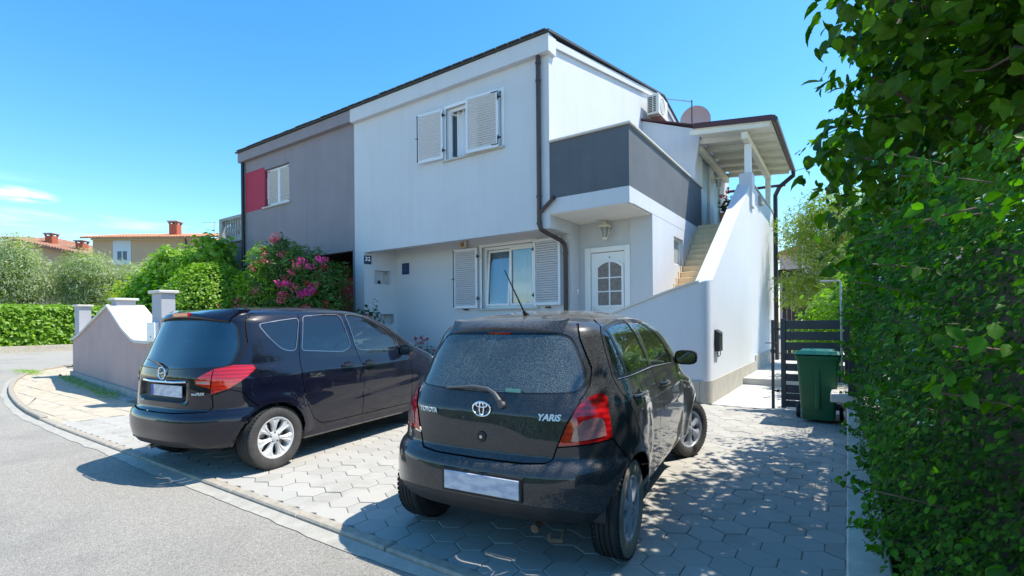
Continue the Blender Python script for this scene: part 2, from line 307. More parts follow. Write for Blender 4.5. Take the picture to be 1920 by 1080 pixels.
def pavermat():
    m, t, b, o = newmat('paver'); N = t.nodes; L = t.links
    oi = N.new('ShaderNodeObjectInfo'); at = N.new('ShaderNodeAttribute'); at.attribute_name = 'tone'
    ad = N.new('ShaderNodeMath'); L.new(oi.outputs['Random'], ad.inputs[0]); L.new(at.outputs['Fac'], ad.inputs[1])
    fr = N.new('ShaderNodeMath'); fr.operation = 'FRACT'; L.new(ad.outputs[0], fr.inputs[0])
    rp = N.new('ShaderNodeValToRGB'); e = rp.color_ramp.elements; e[0].position = 0; e[0].color = (.375,.36,.33,1); e[1].position = 1; e[1].color = (.46,.44,.40,1)
    x = e.new(.15); x.color = (.405,.39,.355,1); x = e.new(.6); x.color = (.435,.42,.385,1)
    L.new(fr.outputs[0], rp.inputs[0])
    geo = N.new('ShaderNodeNewGeometry')
    def nz(sc, det, lo, hi, amt):
        n = N.new('ShaderNodeTexNoise'); n.inputs['Scale'].default_value = sc; n.inputs['Detail'].default_value = det; n.inputs['Roughness'].default_value = .65; L.new(geo.outputs['Position'], n.inputs['Vector'])
        r = N.new('ShaderNodeMapRange'); r.inputs['From Min'].default_value = lo; r.inputs['From Max'].default_value = hi; r.inputs['To Max'].default_value = amt; L.new(n.outputs['Fac'], r.inputs['Value']); return r, n
    r1, n1 = nz(2.3, 7, .52, .75, .65); r2, n2 = nz(90, 4, .3, .8, .35)
    m1 = N.new('ShaderNodeMix'); m1.data_type = 'RGBA'; L.new(r1.outputs[0], m1.inputs['Factor']); L.new(rp.outputs[0], m1.inputs['A']); m1.inputs['B'].default_value = (.25,.235,.195,1)
    m2 = N.new('ShaderNodeMix'); m2.data_type = 'RGBA'; L.new(r2.outputs[0], m2.inputs['Factor']); L.new(m1.outputs['Result'], m2.inputs['A']); m2.inputs['B'].default_value = (.22,.22,.215,1)
    L.new(m2.outputs['Result'], b.inputs['Base Color']); b.inputs['Roughness'].default_value = .82
    bp = N.new('ShaderNodeBump'); bp.inputs['Strength'].default_value = .4; bp.inputs['Distance'].default_value = .004; L.new(n2.outputs['Fac'], bp.inputs['Height']); L.new(bp.outputs[0], b.inputs['Normal'])
    MATS['paver'] = m
pavermat()
# ================================================================== ground
tag(obj('terrain', MB().box(-300, 300, -300, 300, -.5, -.07), 'dry_grass'), kind='structure')
mb = MB(); mb.add([(-38.5,-60,-.035), (70,-60,-.035), (70,70,-.035), (-38.5,70,-.035)], [(0,1,2,3)]); mb.add([(-90,-60,-.036), (-38.5,-60,-.036), (-38.5,3,-.036), (-90,-1,-.036)], [(0,1,2,3)])
tag(obj('road', mb, 'asphalt'), kind='structure')
KP = [(14,2.16), (-9.4,2.16), (-11.9,2.26), (-14.9,2.62), (-17.7,3.15), (-20.4,3.9), (-22.4,4.9), (-23.9,6.3), (-24.9,8.2), (-25.5,11), (-25.8,15), (-26,30), (-26,60)]
def catmull(P, n=6):
    o = []
    for i in range(len(P)-1):
        p0, p1, p2, p3 = P[max(i-1,0)], P[i], P[i+1], P[min(i+2,len(P)-1)]
        for k in range(n):
            t = k/n; o.append(tuple(.5*((2*p1[j])+(-p0[j]+p2[j])*t+(2*p0[j]-5*p1[j]+4*p2[j]-p3[j])*t*t+(-p0[j]+3*p1[j]-3*p2[j]+p3[j])*t**3) for j in (0,1)))
    return o+[tuple(P[-1])]
curve = [KP[0]]+catmull(KP[1:], 6)
def offset(poly, d):
    o = []
    for i, p in enumerate(poly):
        a = Vector(poly[max(i-1,0)]); b = Vector(poly[min(i+1,len(poly)-1)]); t = (b-a).normalized(); n = Vector((t.y, -t.x))   # towards the plot (right of travel towards -X is +Y)
        o.append((p[0]+n.x*d, p[1]+n.y*d))
    return o
plot = offset(curve, .1)+[(30,60), (30,2.26)]
tag(obj('plot_ground', MB().prism([(p[0], p[1]) for p in plot], .052, 'z', -.07), 'joint_sand'), kind='structure')
# concrete gutter strip along the road and the kerb stones behind it
def resample(P, d):
    o = [P[0]]
    for i in range(len(P)-1):
        a_ = Vector(P[i]); b_ = Vector(P[i+1]); k = max(1, int((b_-a_).length/d))
        for j in range(1, k+1): q = a_.lerp(b_, j/k); o.append((q.x, q.y))
    return o
fc_ = [p for p in resample([(4, 2.16)]+curve[1:], .13) if p[1] < 20]
mb = MB(); a = offset(fc_, -.105); b = offset(fc_, .0); jt = [0]
for i in range(len(a)): jt.append(.72*jt[-1]+NR.normal(0, .009))
for i in range(len(a)-1):
    u, v = jt[i], jt[i+1]; n1 = (Vector(a[i])-Vector(b[i])).normalized(); n2 = (Vector(a[i+1])-Vector(b[i+1])).normalized()
    mb.add([(a[i][0]+n1.x*u, a[i][1]+n1.y*u, -.030), (a[i+1][0]+n2.x*v, a[i+1][1]+n2.y*v, -.030), (b[i+1][0], b[i+1][1], -.014), (b[i][0], b[i][1], -.014)], [(0,1,2,3)])
# a finer wavy edge for the straight stretch
tag(obj('gutter_strip', mb, 'concrete_white'), kind='structure')
kerb = empty('kerb'); tag(kerb, kind='structure')
L = [Vector(p) for p in curve]; cum = [0]
for i in range(len(L)-1): cum.append(cum[-1]+(L[i+1]-L[i]).length)
def at(s):
    for i in range(len(L)-1):
        if cum[i+1] >= s: f = (s-cum[i])/(cum[i+1]-cum[i]); return L[i].lerp(L[i+1], f)
    return L[-1]
s_ = 8.5
while s_ < 52:
    ln = .985; p, q = at(s_), at(s_+ln); t = (q-p).normalized(); n = Vector((t.y, -t.x)); mb = MB()
    h = .012 + (0.03 if p.x < -10.2 else .0)
    c = [p+n*.004, q+n*.004, q+n*.10, p+n*.10]; e = .012
    ci = [p+n*(.004+e)+t*e, q+n*(.004+e)-t*e, q+n*(.10-e)-t*e, p+n*(.10-e)+t*e]
    mb.add([(v.x, v.y, -.06) for v in c]+[(v.x, v.y, h-e) for v in c]+[(v.x, v.y, h) for v in ci], [(3,2,1,0)]+[(i, (i+1)%4, 4+(i+1)%4, 4+i) for i in range(4)]+[(4+i, 4+(i+1)%4, 8+(i+1)%4, 8+i) for i in range(4)]+[(8,9,10,11)])
    obj('kerb_stone', mb, 'kerb_tan', kerb); s_ += 1.0
# hexagon pavers of the driveway
drive = empty('driveway'); tag(drive, kind='structure')
R_ = .1315; gap = .0026
def hexmesh(rr, th=.06, e=.006):
    mb = MB(); a = [(rr*math.cos(PI/6+k*PI/3), rr*math.sin(PI/6+k*PI/3)) for k in range(6)]; b = [(x*(1-e/rr), y*(1-e/rr)) for x, y in a]
    mb.add([(x, y, -th) for x, y in a]+[(x, y, -e*.6) for x, y in a]+[(x, y, 0) for x, y in b], [(i, (i+1)%6, 6+(i+1)%6, 6+i) for i in range(6)]+[(6+i, 6+(i+1)%6, 12+(i+1)%6, 12+i) for i in range(6)]+[tuple(range(12,18))])
    return mb
hm = hexmesh(R_-gap); me_hex = hm.mesh('hex_paver'); me_hex.materials.append(MATS['paver'])
px_ = R_*math.sqrt(3); py_ = R_*1.5; cells = []
for r in range(60):
    for c in range(-70, 4):
        x = -.13+c*px_+(px_/2 if r % 2 else 0); y = 2.36+r*py_
        if x < -9.75 or x > .07 or y > 9.0: continue
        if y > 5.2 and x < -10.2+ (y-5.2)*0: pass
        cells.append((x, y))
def visible_rank(x, y):
    d = x*fw.x+y*fw.y; l = x*r0.x+y*r0.y
    if d < .6: return -9
    u = l/d*922; v = CAM_H/d*922
    if abs(u) > 960 or v > 480: return -5+1/d
    # under the cars or behind them: low priority
    if (abs(x+1.95) < .8 and 2.6 < y < 6.2) or (-6.5 < x < -5.1 and 2.4 < y < 6.6): return -3+1/d
    return 1/d
cells.sort(key=lambda c: -visible_rank(*c))
for i, (x, y) in enumerate(cells[:299]):
    link('paver', me_hex, None, drive, (x, y, NR.normal(0, .0018)), (NR.normal(0, .006), NR.normal(0, .006), NR.normal(0, .006)+PI/3*int(NR.integers(6))))
mb = MB(); tn = []
for x, y in cells[299:]:
    z = NR.normal(0, .0018); n0 = len(mb.v); mb.add([(v[0]+x, v[1]+y, v[2]+z) for v in hm.v], hm.f); tn += [NR.random()]*(len(mb.v)-n0)
me = bpy.data.meshes.new('pavers'); me.from_pydata(mb.v, [], mb.f); a = me.attributes.new('tone', 'FLOAT', 'POINT'); a.data.foreach_set('value', np.array(tn, np.float32))
tag(link('far_pavers', me, 'paver', drive), kind='stuff')
# edge pieces: half pavers along the kerb
mb = MB()
for c in range(42):
    x = -.13-c*px_; mb.prism([(x-.085, 2.275), (x+.085, 2.275), (x+.01, 2.325), (x-.01, 2.325)], .05, 'z', -.05)
# sidewalk of square slabs beyond the driveway
walk = empty('sidewalk'); tag(walk, kind='structure')
wb_ = [p for p in offset(curve, .10) if -23.6 < p[0] < -9.8]; wb_ = [(-9.85, 2.26)]+wb_
obj('bedding', MB().prism(wb_+[(-23.2, 5.6), (-18.6, 4.9), (-18.5, 4.36), (-11.2, 3.6), (-9.85, 3.6)], .05, 'z', -.058), 'stone_beige', walk)
mt = MB().bbox(-.2, .2, -.2, .2, -.05, 0, .006).mesh('slab'); mt.materials.append(MATS['stone_beige'])
for i in range(34):
    for j in range(5):
        x = -10.05-i*.41; y0 = np.interp(x, [p[0] for p in curve[::-1]], [p[1] for p in curve[::-1]])+.34
        y = 2.6+j*.41
        yb = np.interp(x, [-24,-18.4,-11.67,-10], [5.1,4.5,3.78,3.7])
        if y-.2 < y0-.2 or y+.1 > yb: continue
        link('slab', mt, None, walk, (x, y, -.0+NR.normal(0,.003)), (NR.normal(0,.006), NR.normal(0,.006), NR.normal(0,.004)))
# concrete footing along the boundary wall, path beyond the gate
def strip(name, pts, m, z0, z1): return tag(obj(name, MB().prism(pts, z1-z0, 'z', z0), m), kind='structure')
strip('wall_footing', [(-18.5,4.33), (-11.3,3.58), (-11.3,3.9), (-18.5,4.62)], 'concrete', -.06, .03)
strip('sidewalk_corner', [(-23.6,6.4), (-22,5.0), (-18.6,4.4), (-18.6,12), (-25.2,12)], 'stone_beige', -.06, -.004)
strip('garden_path', [(-1.97,9.03), (.0,9.03), (.0,12.2), (-1.97,12.2)], 'path_slab', -.06, .0)
strip('back_path', [(-1.97,12.2), (.0,12.2), (.0,24), (-1.97,24)], 'path_slab', -.06, .14)
# ================================================================== house materials
mat('render_white', (.60,.62,.665), .85, var=.025, vscale=1.1, bump=.55, bscale=75, stain=.15, stain_col=(.48,.50,.53), sscale=.5, bdist=.008, streak=.16)
mat('render_lightgrey', (.57,.59,.625), .85, var=.03, vscale=1.1, bump=.4, bscale=75, bdist=.006)
mat('soffit_cream', (.78,.77,.72), .85, var=.03, vscale=2, bump=.2, bscale=60)
mat('render_anthracite', (.115,.13,.155), .9, var=.1, vscale=1.5, bump=.9, bscale=70, bdist=.012, streak=.3)
mat('render_mauve', (.27,.245,.275), .9, var=.08, vscale=.8, bump=.7, bscale=70, stain=.3, stain_col=(.21,.20,.225), sscale=.6, bdist=.01, streak=.3)
mat('wall_taupe', (.50,.36,.34), .9, var=.07, vscale=1.2, bump=.4, bscale=60, stain=.5, stain_col=(.32,.255,.25), sscale=.9, bdist=.008, streak=.3)
mat('red_paint', (.42,.03,.07), .8, var=.06, vscale=2, bump=.3, bscale=70, bdist=.006)
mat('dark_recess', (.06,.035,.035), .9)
mat('roof_edge', (.05,.055,.06), .6, var=.2, vscale=8, bump=.3, bscale=20)
mat('white_pvc', (.80,.81,.82), .35)
mat('shutter_white', (.70,.73,.78), .4, var=.02, vscale=5)
mat('iron_black', (.015,.016,.02), .45)
mat('gutter_brown', (.055,.035,.035), .38, var=.15, vscale=6)
mat('brown_sheet', (.075,.022,.025), .4)
mat('sill_stone', (.50,.49,.46), .7, var=.1, vscale=8, bump=.2)
mat('coping_white', (.62,.60,.56), .7, var=.07, vscale=3, bump=.3, bscale=40, stain=.35, stain_col=(.5,.47,.42), sscale=1.5)
mat('plinth_stone', (.41,.385,.34), .75, var=.12, vscale=3, bump=.3, bscale=30, stain=.4, stain_col=(.31,.28,.235), sscale=2)
mat('step_stone', (.78,.60,.37), .7, var=.1, vscale=5, bump=.2, bscale=30)
mat('cream_wood', (.74,.72,.64), .6, var=.05, vscale=6)
mat('curtain', (.78,.80,.84), .9, var=.04, vscale=3)
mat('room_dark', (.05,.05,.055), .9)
mat('door_glass', (.19,.155,.15), .12, var=.3, vscale=14, bump=.6, bscale=70, bdist=.01)
mat('blue_sign', (.01,.03,.10), .35)
mat('sign_white', (.85,.86,.88), .4)
mat('ac_white', (.74,.72,.66), .45)
mat('brick_red', (.42,.11,.06), .9, var=.25, vscale=9, bump=.5, bscale=30)
mat('ivory', (.70,.66,.54), .5)
glassmat('window_glass', (.70,.80,.86), .05)
# ================================================================== the white house
FY = 8.44; XR = -4.83; XL = -10.78; XB = -3.2; GY = 9.3
house = empty('house', (XR, FY, 0), 'white two-storey house with a dark grey balcony and louvred white shutters', 'house')
H = lambda name, mb, m, smooth=False: obj(name, mb, m, house, smooth)
bpy.context.view_layer.update()
def HP(name, mb, m, parent=None, smooth=False):
    mb.v = [(x-XR, y-FY, z) for x, y, z in mb.v]; return obj(name, mb, m, parent or house, smooth)
# upper front wall with window opening
HP('front_wall', wallgrid([XL, XR], [3.31, 6.9], [(-7.53, -5.98, 5.15, 6.32)], (0, FY, 0), (1,0,0), (0,0,1), (0,-1,0), .14), 'render_white')
# lower left pier, splayed side wall with a niche, lower front wall
HP('pier', MB().box(XL, -10.42, FY+.002, FY+.9, 0, 3.312), 'render_white')
A = Vector((-10.42, FY+.003, 0)); B = Vector((-10.13, GY, 0)); U_ = (B-A).normalized(); LN = (B-A).length; N_ = Vector((U_.y, -U_.x, 0))
HP('side_wall', wallgrid([0, LN+.02], [0, 3.45], [(.28, .72, 2.5, 2.86), (.42, .82, 1.45, 1.70)], A, U_, (0,0,1), N_, .2), 'render_lightgrey')
def onA(u, d, z): p = A+U_*u-N_*d; return (p.x, p.y, z)
mb = MB()
for (u0, u1, z0, z1) in ((.26, .74, 2.48, 2.88), (.40, .84, 1.43, 1.72)):
    HP('niche_back', MB().add([onA(u0,.205,z0), onA(u1,.205,z0), onA(u1,.205,z1), onA(u0,.205,z1)], [(0,1,2,3)]), mat('niche_grey', (.5,.5,.5), .8, var=.3, vscale=5))
mb = MB(); q = onA(.45, .12, 0); mb.lathe([(0,2.505),(.035,2.505),(.035,2.60),(0,2.60)], (q[0], q[1], 0)); HP('niche_jar', mb, 'iron_black')
HP('lower_wall', wallgrid([-10.2, XR], [0, 3.5], [(-7.2, -5.73, 1.78, 3.24)], (0, GY, 0), (1,0,0), (0,0,1), (0,-1,0), .25), 'render_lightgrey')
HP('soffit', MB().add([(XL, FY+.14, 3.315), (XR, FY+.14, 3.315), (XR, GY+.2, 3.49), (XL, GY+.2, 3.49), (XL, FY+.14, 3.7), (XR, FY+.14, 3.7), (XR, GY+.2, 3.7), (XL, GY+.2, 3.7)], [(3,2,1,0),(4,5,6,7),(0,1,5,4),(2,3,7,6),(0,4,7,3),(1,2,6,5)]), 'soffit_cream')
# body of the house: gable side wall, back
ridge = 15.6; rz_ = 8.5; slope = (rz_-7.05)/(ridge-FY)
prof = [(FY+.14, 3.6), (FY+.14, 6.75), (FY+.14, 7.05), (ridge, rz_), (22.8, 7.05), (22.8, 0), (GY+.45, 0), (GY+.45, 3.6)]
HP('gable_wall', MB().prism(prof, .3, 'x', XR-.3), 'render_white')
HP('gable_front_return', MB().box(XR-.14, XR-.001, FY+.002, FY+.14, 3.312, 6.9), 'render_white')
HP('corner_wall', MB().box(XR-.3, XR+.001, GY+.001, GY+.452, 0, 3.6), 'render_lightgrey')
HP('overhang_side', MB().box(XR-.14, XR+.0005, FY+.141, GY+.2, 3.32, 3.66), 'render_lightgrey')
HP('back_wall', MB().box(XL, XR, 22.6, 22.8, 0, 7.05), 'render_white')
# fascia, roof
HP('fascia', MB().box(XL+.002, XR-.002, FY-.13, FY-.001, 6.74, 7.08), 'render_white')
HP('fascia_return', MB().box(XR-.001, XR+.07, FY-.13, FY+.18, 6.74, 7.08), 'render_white')
def roofpr(x0, x1, z=0, t=.05, y0=FY-.17, y1=23): return MB().prism([(y0, 7.085+z), (ridge, rz_+.06+z), (y1, 7.085+z), (y1, 7.085+z+t), (ridge, rz_+.06+z+t), (y0, 7.085+z+t)], x1-x0, 'x', x0)
HP('roof', roofpr(XL, XR+.1), 'roof_edge')
HP('verge_trim', roofpr(XR+.012, XR+.06, -.16, .15, FY+.18, 22.9), 'render_lightgrey')
# row of roof tiles standing over the front edge
mt = MB().bbox(-.14, .14, -.05, .3, 0, .022, .004).mesh('t'); mt.materials.append(MATS['roof_edge'])
for i in range(20):
    x = XL+.15+i*.3
    if x < XR: link('roof_tile', mt, None, house, (x-XR, -.16, 7.135+NR.normal(0,.004)), (.2, 0, NR.normal(0,.01)))
# balcony
HP('balcony_front', MB().box(XR-.002, XB, FY, FY+.15, 3.88, 4.98), 'render_anthracite')
HP('balcony_side', MB().box(XB-.15, XB-.0005, FY+.001, 13.72, 3.88, 4.98), 'render_anthracite')
HP('balcony_band', MB().box(XR-.003, XB+.004, FY-.004, FY+.16, 3.585, 3.88), 'render_white')
HP('balcony_slab', MB().box(XR+.002, XB+.003, FY+.16, 13.72, 3.60, 3.879), 'render_white')
HP('balcony_ceiling', MB().box(XR+.003, XB-.05, FY+.02, 9.75, 3.575, 3.60), 'soffit_cream')
mb = MB().bbox(XR-.02, XB+.04, FY-.04, FY+.19, 4.982, 5.03, .01); mb.bbox(XB-.19, XB+.04, FY+.1, 13.76, 4.982, 5.03, .01)
HP('balcony_coping', MB().bbox(XR+.0, XB+.045, FY-.045, FY+.19, 4.982, 5.03, .01), 'coping_white')
HP('balcony_coping', MB().bbox(XB-.19, XB+.045, FY+.192, 13.76, 4.982, 5.03, .01), 'coping_white')
# entrance: door wall, right-hand reveal, long side wall under the balcony
HP('door_wall', wallgrid([XR, -3.66], [0, 3.6], [(-4.70, -3.67, .93, 3.04)], (0, 9.75, 0), (1,0,0), (0,0,1), (0,-1,0), .2), 'render_lightgrey')
HP('door_side_wall', MB().box(-3.66, XB, 9.69, 9.95, 0, 3.6), 'render_lightgrey')
HP('stair_side_wall', wallgrid([9.952, 13.7], [0, 3.6], [(11.15, 11.9, 2.72, 3.36)], (XB, 0, 0), (0,1,0), (0,0,1), (1,0,0), .2), 'render_white')
wn = HP('small_window', MB().box(XB-.12, XB-.1, 11.15, 11.9, 2.72, 3.36), mat('frosted_pane', (.42,.44,.42), .2, var=.1, vscale=6))
mb = MB()
for a_ in ((11.15,11.2,2.72,3.36), (11.85,11.9,2.72,3.36), (11.2,11.85,2.72,2.77), (11.2,11.85,3.31,3.36)): mb.box(XB-.1, XB-.06, *a_)
o = HP('frame', mb, 'white_pvc', wn)
# ---- front door with arched six-pane light
dr = HP('door', MB().bbox(-4.56, -3.81, 9.74, 9.79, .95, 2.92, .006), 'white_pvc')
fr = MB().bbox(-4.70, -4.57, 9.70, 9.80, .93, 3.04, .01); fr.bbox(-3.80, -3.67, 9.70, 9.80, .93, 3.04, .01); fr.bbox(-4.569, -3.801, 9.70, 9.80, 2.93, 3.04, .01)
HP('door_frame', fr, 'white_pvc')
gx0, gx1, gz0, gz1 = -4.40, -3.87, 1.80, 2.60
def archz(x): t = (x-gx0)/(gx1-gx0)*2-1; return gz1+.11*(1-t*t)
xs = np.linspace(gx0, gx1, 17); mb = MB(); ring = [(x, archz(x)) for x in xs]
outer = [(gx0-.05, gz0-.05)]+[(x+(.05 if x > (gx0+gx1)/2 else -.05)*abs((x-(gx0+gx1)/2)/(.5*(gx1-gx0))), z+.05) for x, z in ring]+[(gx1+.05, gz0-.05)]
inner = [(gx0, gz0)]+ring+[(gx1, gz0)]
for i in range(len(outer)):
    a0, a1, b0, b1 = outer[i], outer[(i+1)%len(outer)], inner[i], inner[(i+1)%len(inner)]
    for y0, y1 in ((9.715, 9.739),): mb.add([(a0[0],y0,a0[1]), (a1[0],y0,a1[1]), (b1[0],y0,b1[1]), (b0[0],y0,b0[1]), (a0[0],y1,a0[1]), (a1[0],y1,a1[1]), (b1[0],y1,b1[1]), (b0[0],y1,b0[1])], [(0,1,2,3),(0,4,5,1),(3,2,6,7)])
HP('light_frame', mb, 'white_pvc', dr)
zs = [gz0, gz0+.29, gz0+.58]; cxm = (gx0+gx1)/2
for k in range(3):
    for s in (0, 1):
        x0, x1 = (gx0, cxm-.016) if s == 0 else (cxm+.016, gx1); z0 = zs[k]+(.014 if k else 0)
        if k < 2: mb = MB().box(x0, x1, 9.728, 9.736, z0, zs[k+1]-.014)
        else: xx = np.linspace(x0, x1, 9); mb = MB().prism([(x0, z0)]+[(x1, z0)]+[(x, archz(x)) for x in xx[::-1]], .008, 'y', 9.728)
        HP('pane', mb, 'door_glass', dr)
mb = MB().bbox(cxm-.015, cxm+.015, 9.712, 9.738, gz0, gz1+.11, .004); mb.bbox(gx0, gx1, 9.713, 9.7385, zs[1]-.013, zs[1]+.013, .004); mb.bbox(gx0, gx1, 9.713, 9.7385, zs[2]-.013, zs[2]+.013, .004)
HP('glazing_bars', mb, 'white_pvc', dr)
mb = MB().tube([(-4.50,9.735,1.70),(-4.50,9.69,1.70),(-4.38,9.69,1.70)], .011, 8); mb.bbox(-4.525,-4.475,9.728,9.74,1.58,1.78,.004); HP('handle', mb, 'ac_white', dr, True)
HP('knocker', MB().tube([(cxm-.015,9.735,2.80),(cxm,9.72,2.83),(cxm+.015,9.735,2.80)], .006, 6), 'gutter_brown', dr)
HP('bell_button', MB().bbox(XR+.0, XR+.02, 9.58, 9.64, 2.05, 2.16, .005), 'white_pvc')
# ---- shutters: frame + single slats + iron fittings (child of the house)
slat_mesh = {}
def shutter(x, y, z0, z1, w_, ang=0, hinge='L', parent=None, bolt=True, base=(XR, FY), straps=False, n=None, open_face=1):
    """hinged at x (left edge if hinge L, right edge otherwise); ang = opening about the hinge (degrees, towards -Y)"""
    h = z1-z0; sgn = 1 if hinge == 'L' else -1; fb = .055; mb = MB()
    mb.bbox(0 if sgn > 0 else -w_, fb if sgn > 0 else -w_+fb, -.035, 0, 0, h, .003); mb.bbox(w_-fb if sgn > 0 else -fb, w_ if sgn > 0 else 0, -.035, 0, 0, h, .003)
    xa, xb = (fb, w_-fb) if sgn > 0 else (-w_+fb, -fb)
    mb.bbox(xa, xb, -.034, -.001, 0, .07, .003); mb.bbox(xa, xb, -.034, -.001, h-.06, h, .003)
    o = obj('shutter', mb, 'shutter_white', parent); o.location = (x-base[0], y-base[1], z0); o.rotation_euler = (0, 0, math.radians(-ang*sgn))
    n = n or int((h-.14)/.05); wd = xb-xa; key = round(wd, 3)
    if key not in slat_mesh:
        s_ = MB().bbox(0, wd, -.022, .022, -.004, .004, .0015); s_.xform(Matrix.Rotation(math.radians(-38), 4, 'X')); slat_mesh[key] = s_.mesh('slat'); slat_mesh[key].materials.append(MATS['shutter_white'])
    for i in range(n): link('slat', slat_mesh[key], None, o, (xa, -.0175, .07+(h-.13)*(i+.5)/n))
    fe = sgn*w_; k = MB()
    if bolt:
        e = fe-sgn*.018; k.bbox(e-.008, e+.008, -.05, -.035, .03, h-.03, .002)
        for zz in (.03, h*.5, h-.06): k.bbox(e-.014, e+.014, -.052, -.034, zz, zz+.03, .002)
        k.tube([(e, -.05, h*.5+.01), (e-sgn*-.03, -.075, h*.5-.0), (e-sgn*.05, -.075, h*.5-.01)], .008, 6)
    if straps:
        for zz in (.05, h-.06):
            k.bbox(min(0, sgn*.17), max(0, sgn*.17), -.041, -.034, zz, zz+.018, .001); k.bbox(min(0, sgn*.018), max(0, sgn*.018), -.0415, -.034, min(zz, zz+(.18 if zz < .2 else -.18)), max(zz, zz+(.18 if zz < .2 else -.16)), .001)
    if k.v: obj('bolt', k, 'iron_black', o)
    for zz in (.14*h, .84*h):
        hg = MB(); hg.bbox(-.02, .02, -.045, -.02, zz, zz+.05, .003); hg.tube([(0, -.03, zz-.02), (0, -.03, zz+.08)], .011, 8); hg.bbox(min(0, -sgn*.05), max(0, -sgn*.05), -.03, -.0, zz+.01, zz+.04, .003); obj('hinge', hg, 'iron_black', o)
    return o
HB = (XR, FY)
# upper window: left leaf folded back against the wall, right leaf half closed over the opening
shutter(-7.57, FY-.05, 5.19, 6.33, .76, 4, 'R', house); shutter(-6.0, FY-.07, 5.13, 6.34, .83, 4, 'R', house, bolt=False, straps=True)
# lower window leaves folded back
shutter(-7.28, GY-.06, 1.80, 3.24, .72, 3, 'R', house); shutter(-5.71, GY-.05, 1.82, 3.27, .70, 4, 'L', house, bolt=False)
mb = MB()
for x in (-7.66, -5.36): HP('shutter_stay', MB().bbox(x-.05, x+.05, GY-.10, GY-.01, 1.755, 1.785, .004).tube([(x-.04, GY-.10, 1.77), (x+.05, GY-.105, 1.775)], .013, 6), 'iron_black')
pass
def window(x0, x1, y, z0, z1, depth, split, tilt_left=0, name='window'):
    fb = .06; mb = MB()
    mb.bbox(x0, x0+fb, y+depth, y+depth+.06, z0, z1, .004); mb.bbox(x1-fb, x1, y+depth, y+depth+.06, z0, z1, .004); mb.bbox(x0+fb, x1-fb, y+depth+.001, y+depth+.059, z0, z0+fb, .004); mb.bbox(x0+fb, x1-fb, y+depth+.001, y+depth+.059, z1-fb, z1, .004)
    wi = HP(name, mb, 'white_pvc')
    for s in (0, 1):
        a, b = (x0+fb, split-.01) if s == 0 else (split+.01, x1-fb); c, d = z0+fb, z1-fb; w_ = b-a; h = d-c; sb = .055; mb = MB()
        mb.bbox(0, sb, -.02, .045, 0, h, .004); mb.bbox(w_-sb, w_, -.02, .045, 0, h, .004); mb.bbox(sb, w_-sb, -.019, .044, 0, sb, .004); mb.bbox(sb, w_-sb, -.019, .044, h-sb, h, .004)
        o = obj('sash', mb, 'white_pvc', house); o.location = (a-XR, y+depth-.005-FY, c)
        g = obj('pane', MB().box(sb, w_-sb, .01, .016, sb, h-sb), 'window_glass', o)
        if s == 0 and tilt_left == 'tilt': o.rotation_euler = (math.radians(-4.5), 0, 0)
        if s == 0 and tilt_left == 'open': o.rotation_euler = (0, 0, math.radians(72))
    return wi
window(-7.2, -5.73, GY, 1.78, 3.24, .10, -6.46, 'tilt'); window(-7.53, -5.98, FY, 5.15, 6.32, .07, -6.74, 'open')
HP('sill', MB().bbox(-7.30, -5.6, GY-.06, GY+.10, 1.745, 1.782, .006), 'sill_stone'); HP('sill', MB().bbox(-7.62, -5.90, FY-.07, FY+.07, 5.112, 5.152, .006), 'sill_stone')
mb = MB()
for a_ in ((-7.27,-7.2,1.78,3.31), (-5.73,-5.66,1.78,3.31), (-7.2,-5.73,3.24,3.31)): mb.bbox(a_[0], a_[1], GY-.012, GY+.02, a_[2], a_[3], .003)
HP('window_surround', mb, 'white_pvc')
mb = MB()
for a_ in ((-7.6,-7.53,5.15,6.39), (-5.98,-5.91,5.15,6.39), (-7.53,-5.98,6.32,6.39)): mb.bbox(a_[0], a_[1], FY-.012, FY+.02, a_[2], a_[3], .003)
HP('window_surround', mb, 'white_pvc')
def curtain(x0, x1, y, z0, z1, folds, amp=.035, m='curtain', lace=False):
    n = folds*8; mb = MB(); rows = 6
    for j in range(rows+1):
        for i in range(n+1):
            t = i/n; x = x0+(x1-x0)*t; ph = t*folds*2*PI+.8*math.sin(t*7); z = z0+(z1-z0)*j/rows
            mb.v.append((x, y+amp*math.sin(ph)*(1+.2*j/rows), z))
    for j in range(rows):
        for i in range(n): a = j*(n+1)+i; mb.f.append((a, a+1, a+n+2, a+n+1))
    return HP('curtain', mb, m, smooth=True)
curtain(-7.15, -5.78, GY+.36, 1.75, 3.2, 11); curtain(-7.46, -6.0, FY+.22, 5.1, 6.3, 9)
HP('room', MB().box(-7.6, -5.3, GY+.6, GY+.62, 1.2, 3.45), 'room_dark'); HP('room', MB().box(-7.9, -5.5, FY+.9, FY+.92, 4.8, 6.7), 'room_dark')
# ---- downpipe and lamps
mb = MB(); Yp = FY-.06
mb.tube([(-5.04, Yp, 6.76), (-5.04, Yp, 3.40), (-5.02, Yp+.02, 3.30), (-4.97, FY+.15, 3.24), (-4.93, GY-.25, 3.16), (-4.92, GY-.10, 3.10), (-4.915, GY-.07, 3.0), (-4.915, GY-.07, .0)], .046, 12)
mb.tube([(-5.04, Yp, 3.62), (-4.72, Yp-.01, 3.86)], .036, 10); mb.tube([(-4.76, Yp-.01, 3.85), (-4.69, Yp-.01, 3.88)], .046, 10)
for z in (6.6, 6.25, 3.95, 3.42): mb.lathe([(.046, z-.02), (.056, z-.02), (.056, z+.02), (.046, z+.02)], (-5.04, Yp, 0))
for z in (2.9,): mb.lathe([(.046, z-.02), (.056, z-.02), (.056, z+.02), (.046, z+.02)], (-4.915, GY-.07, 0))
HP('downpipe', mb, 'gutter_brown', smooth=True)
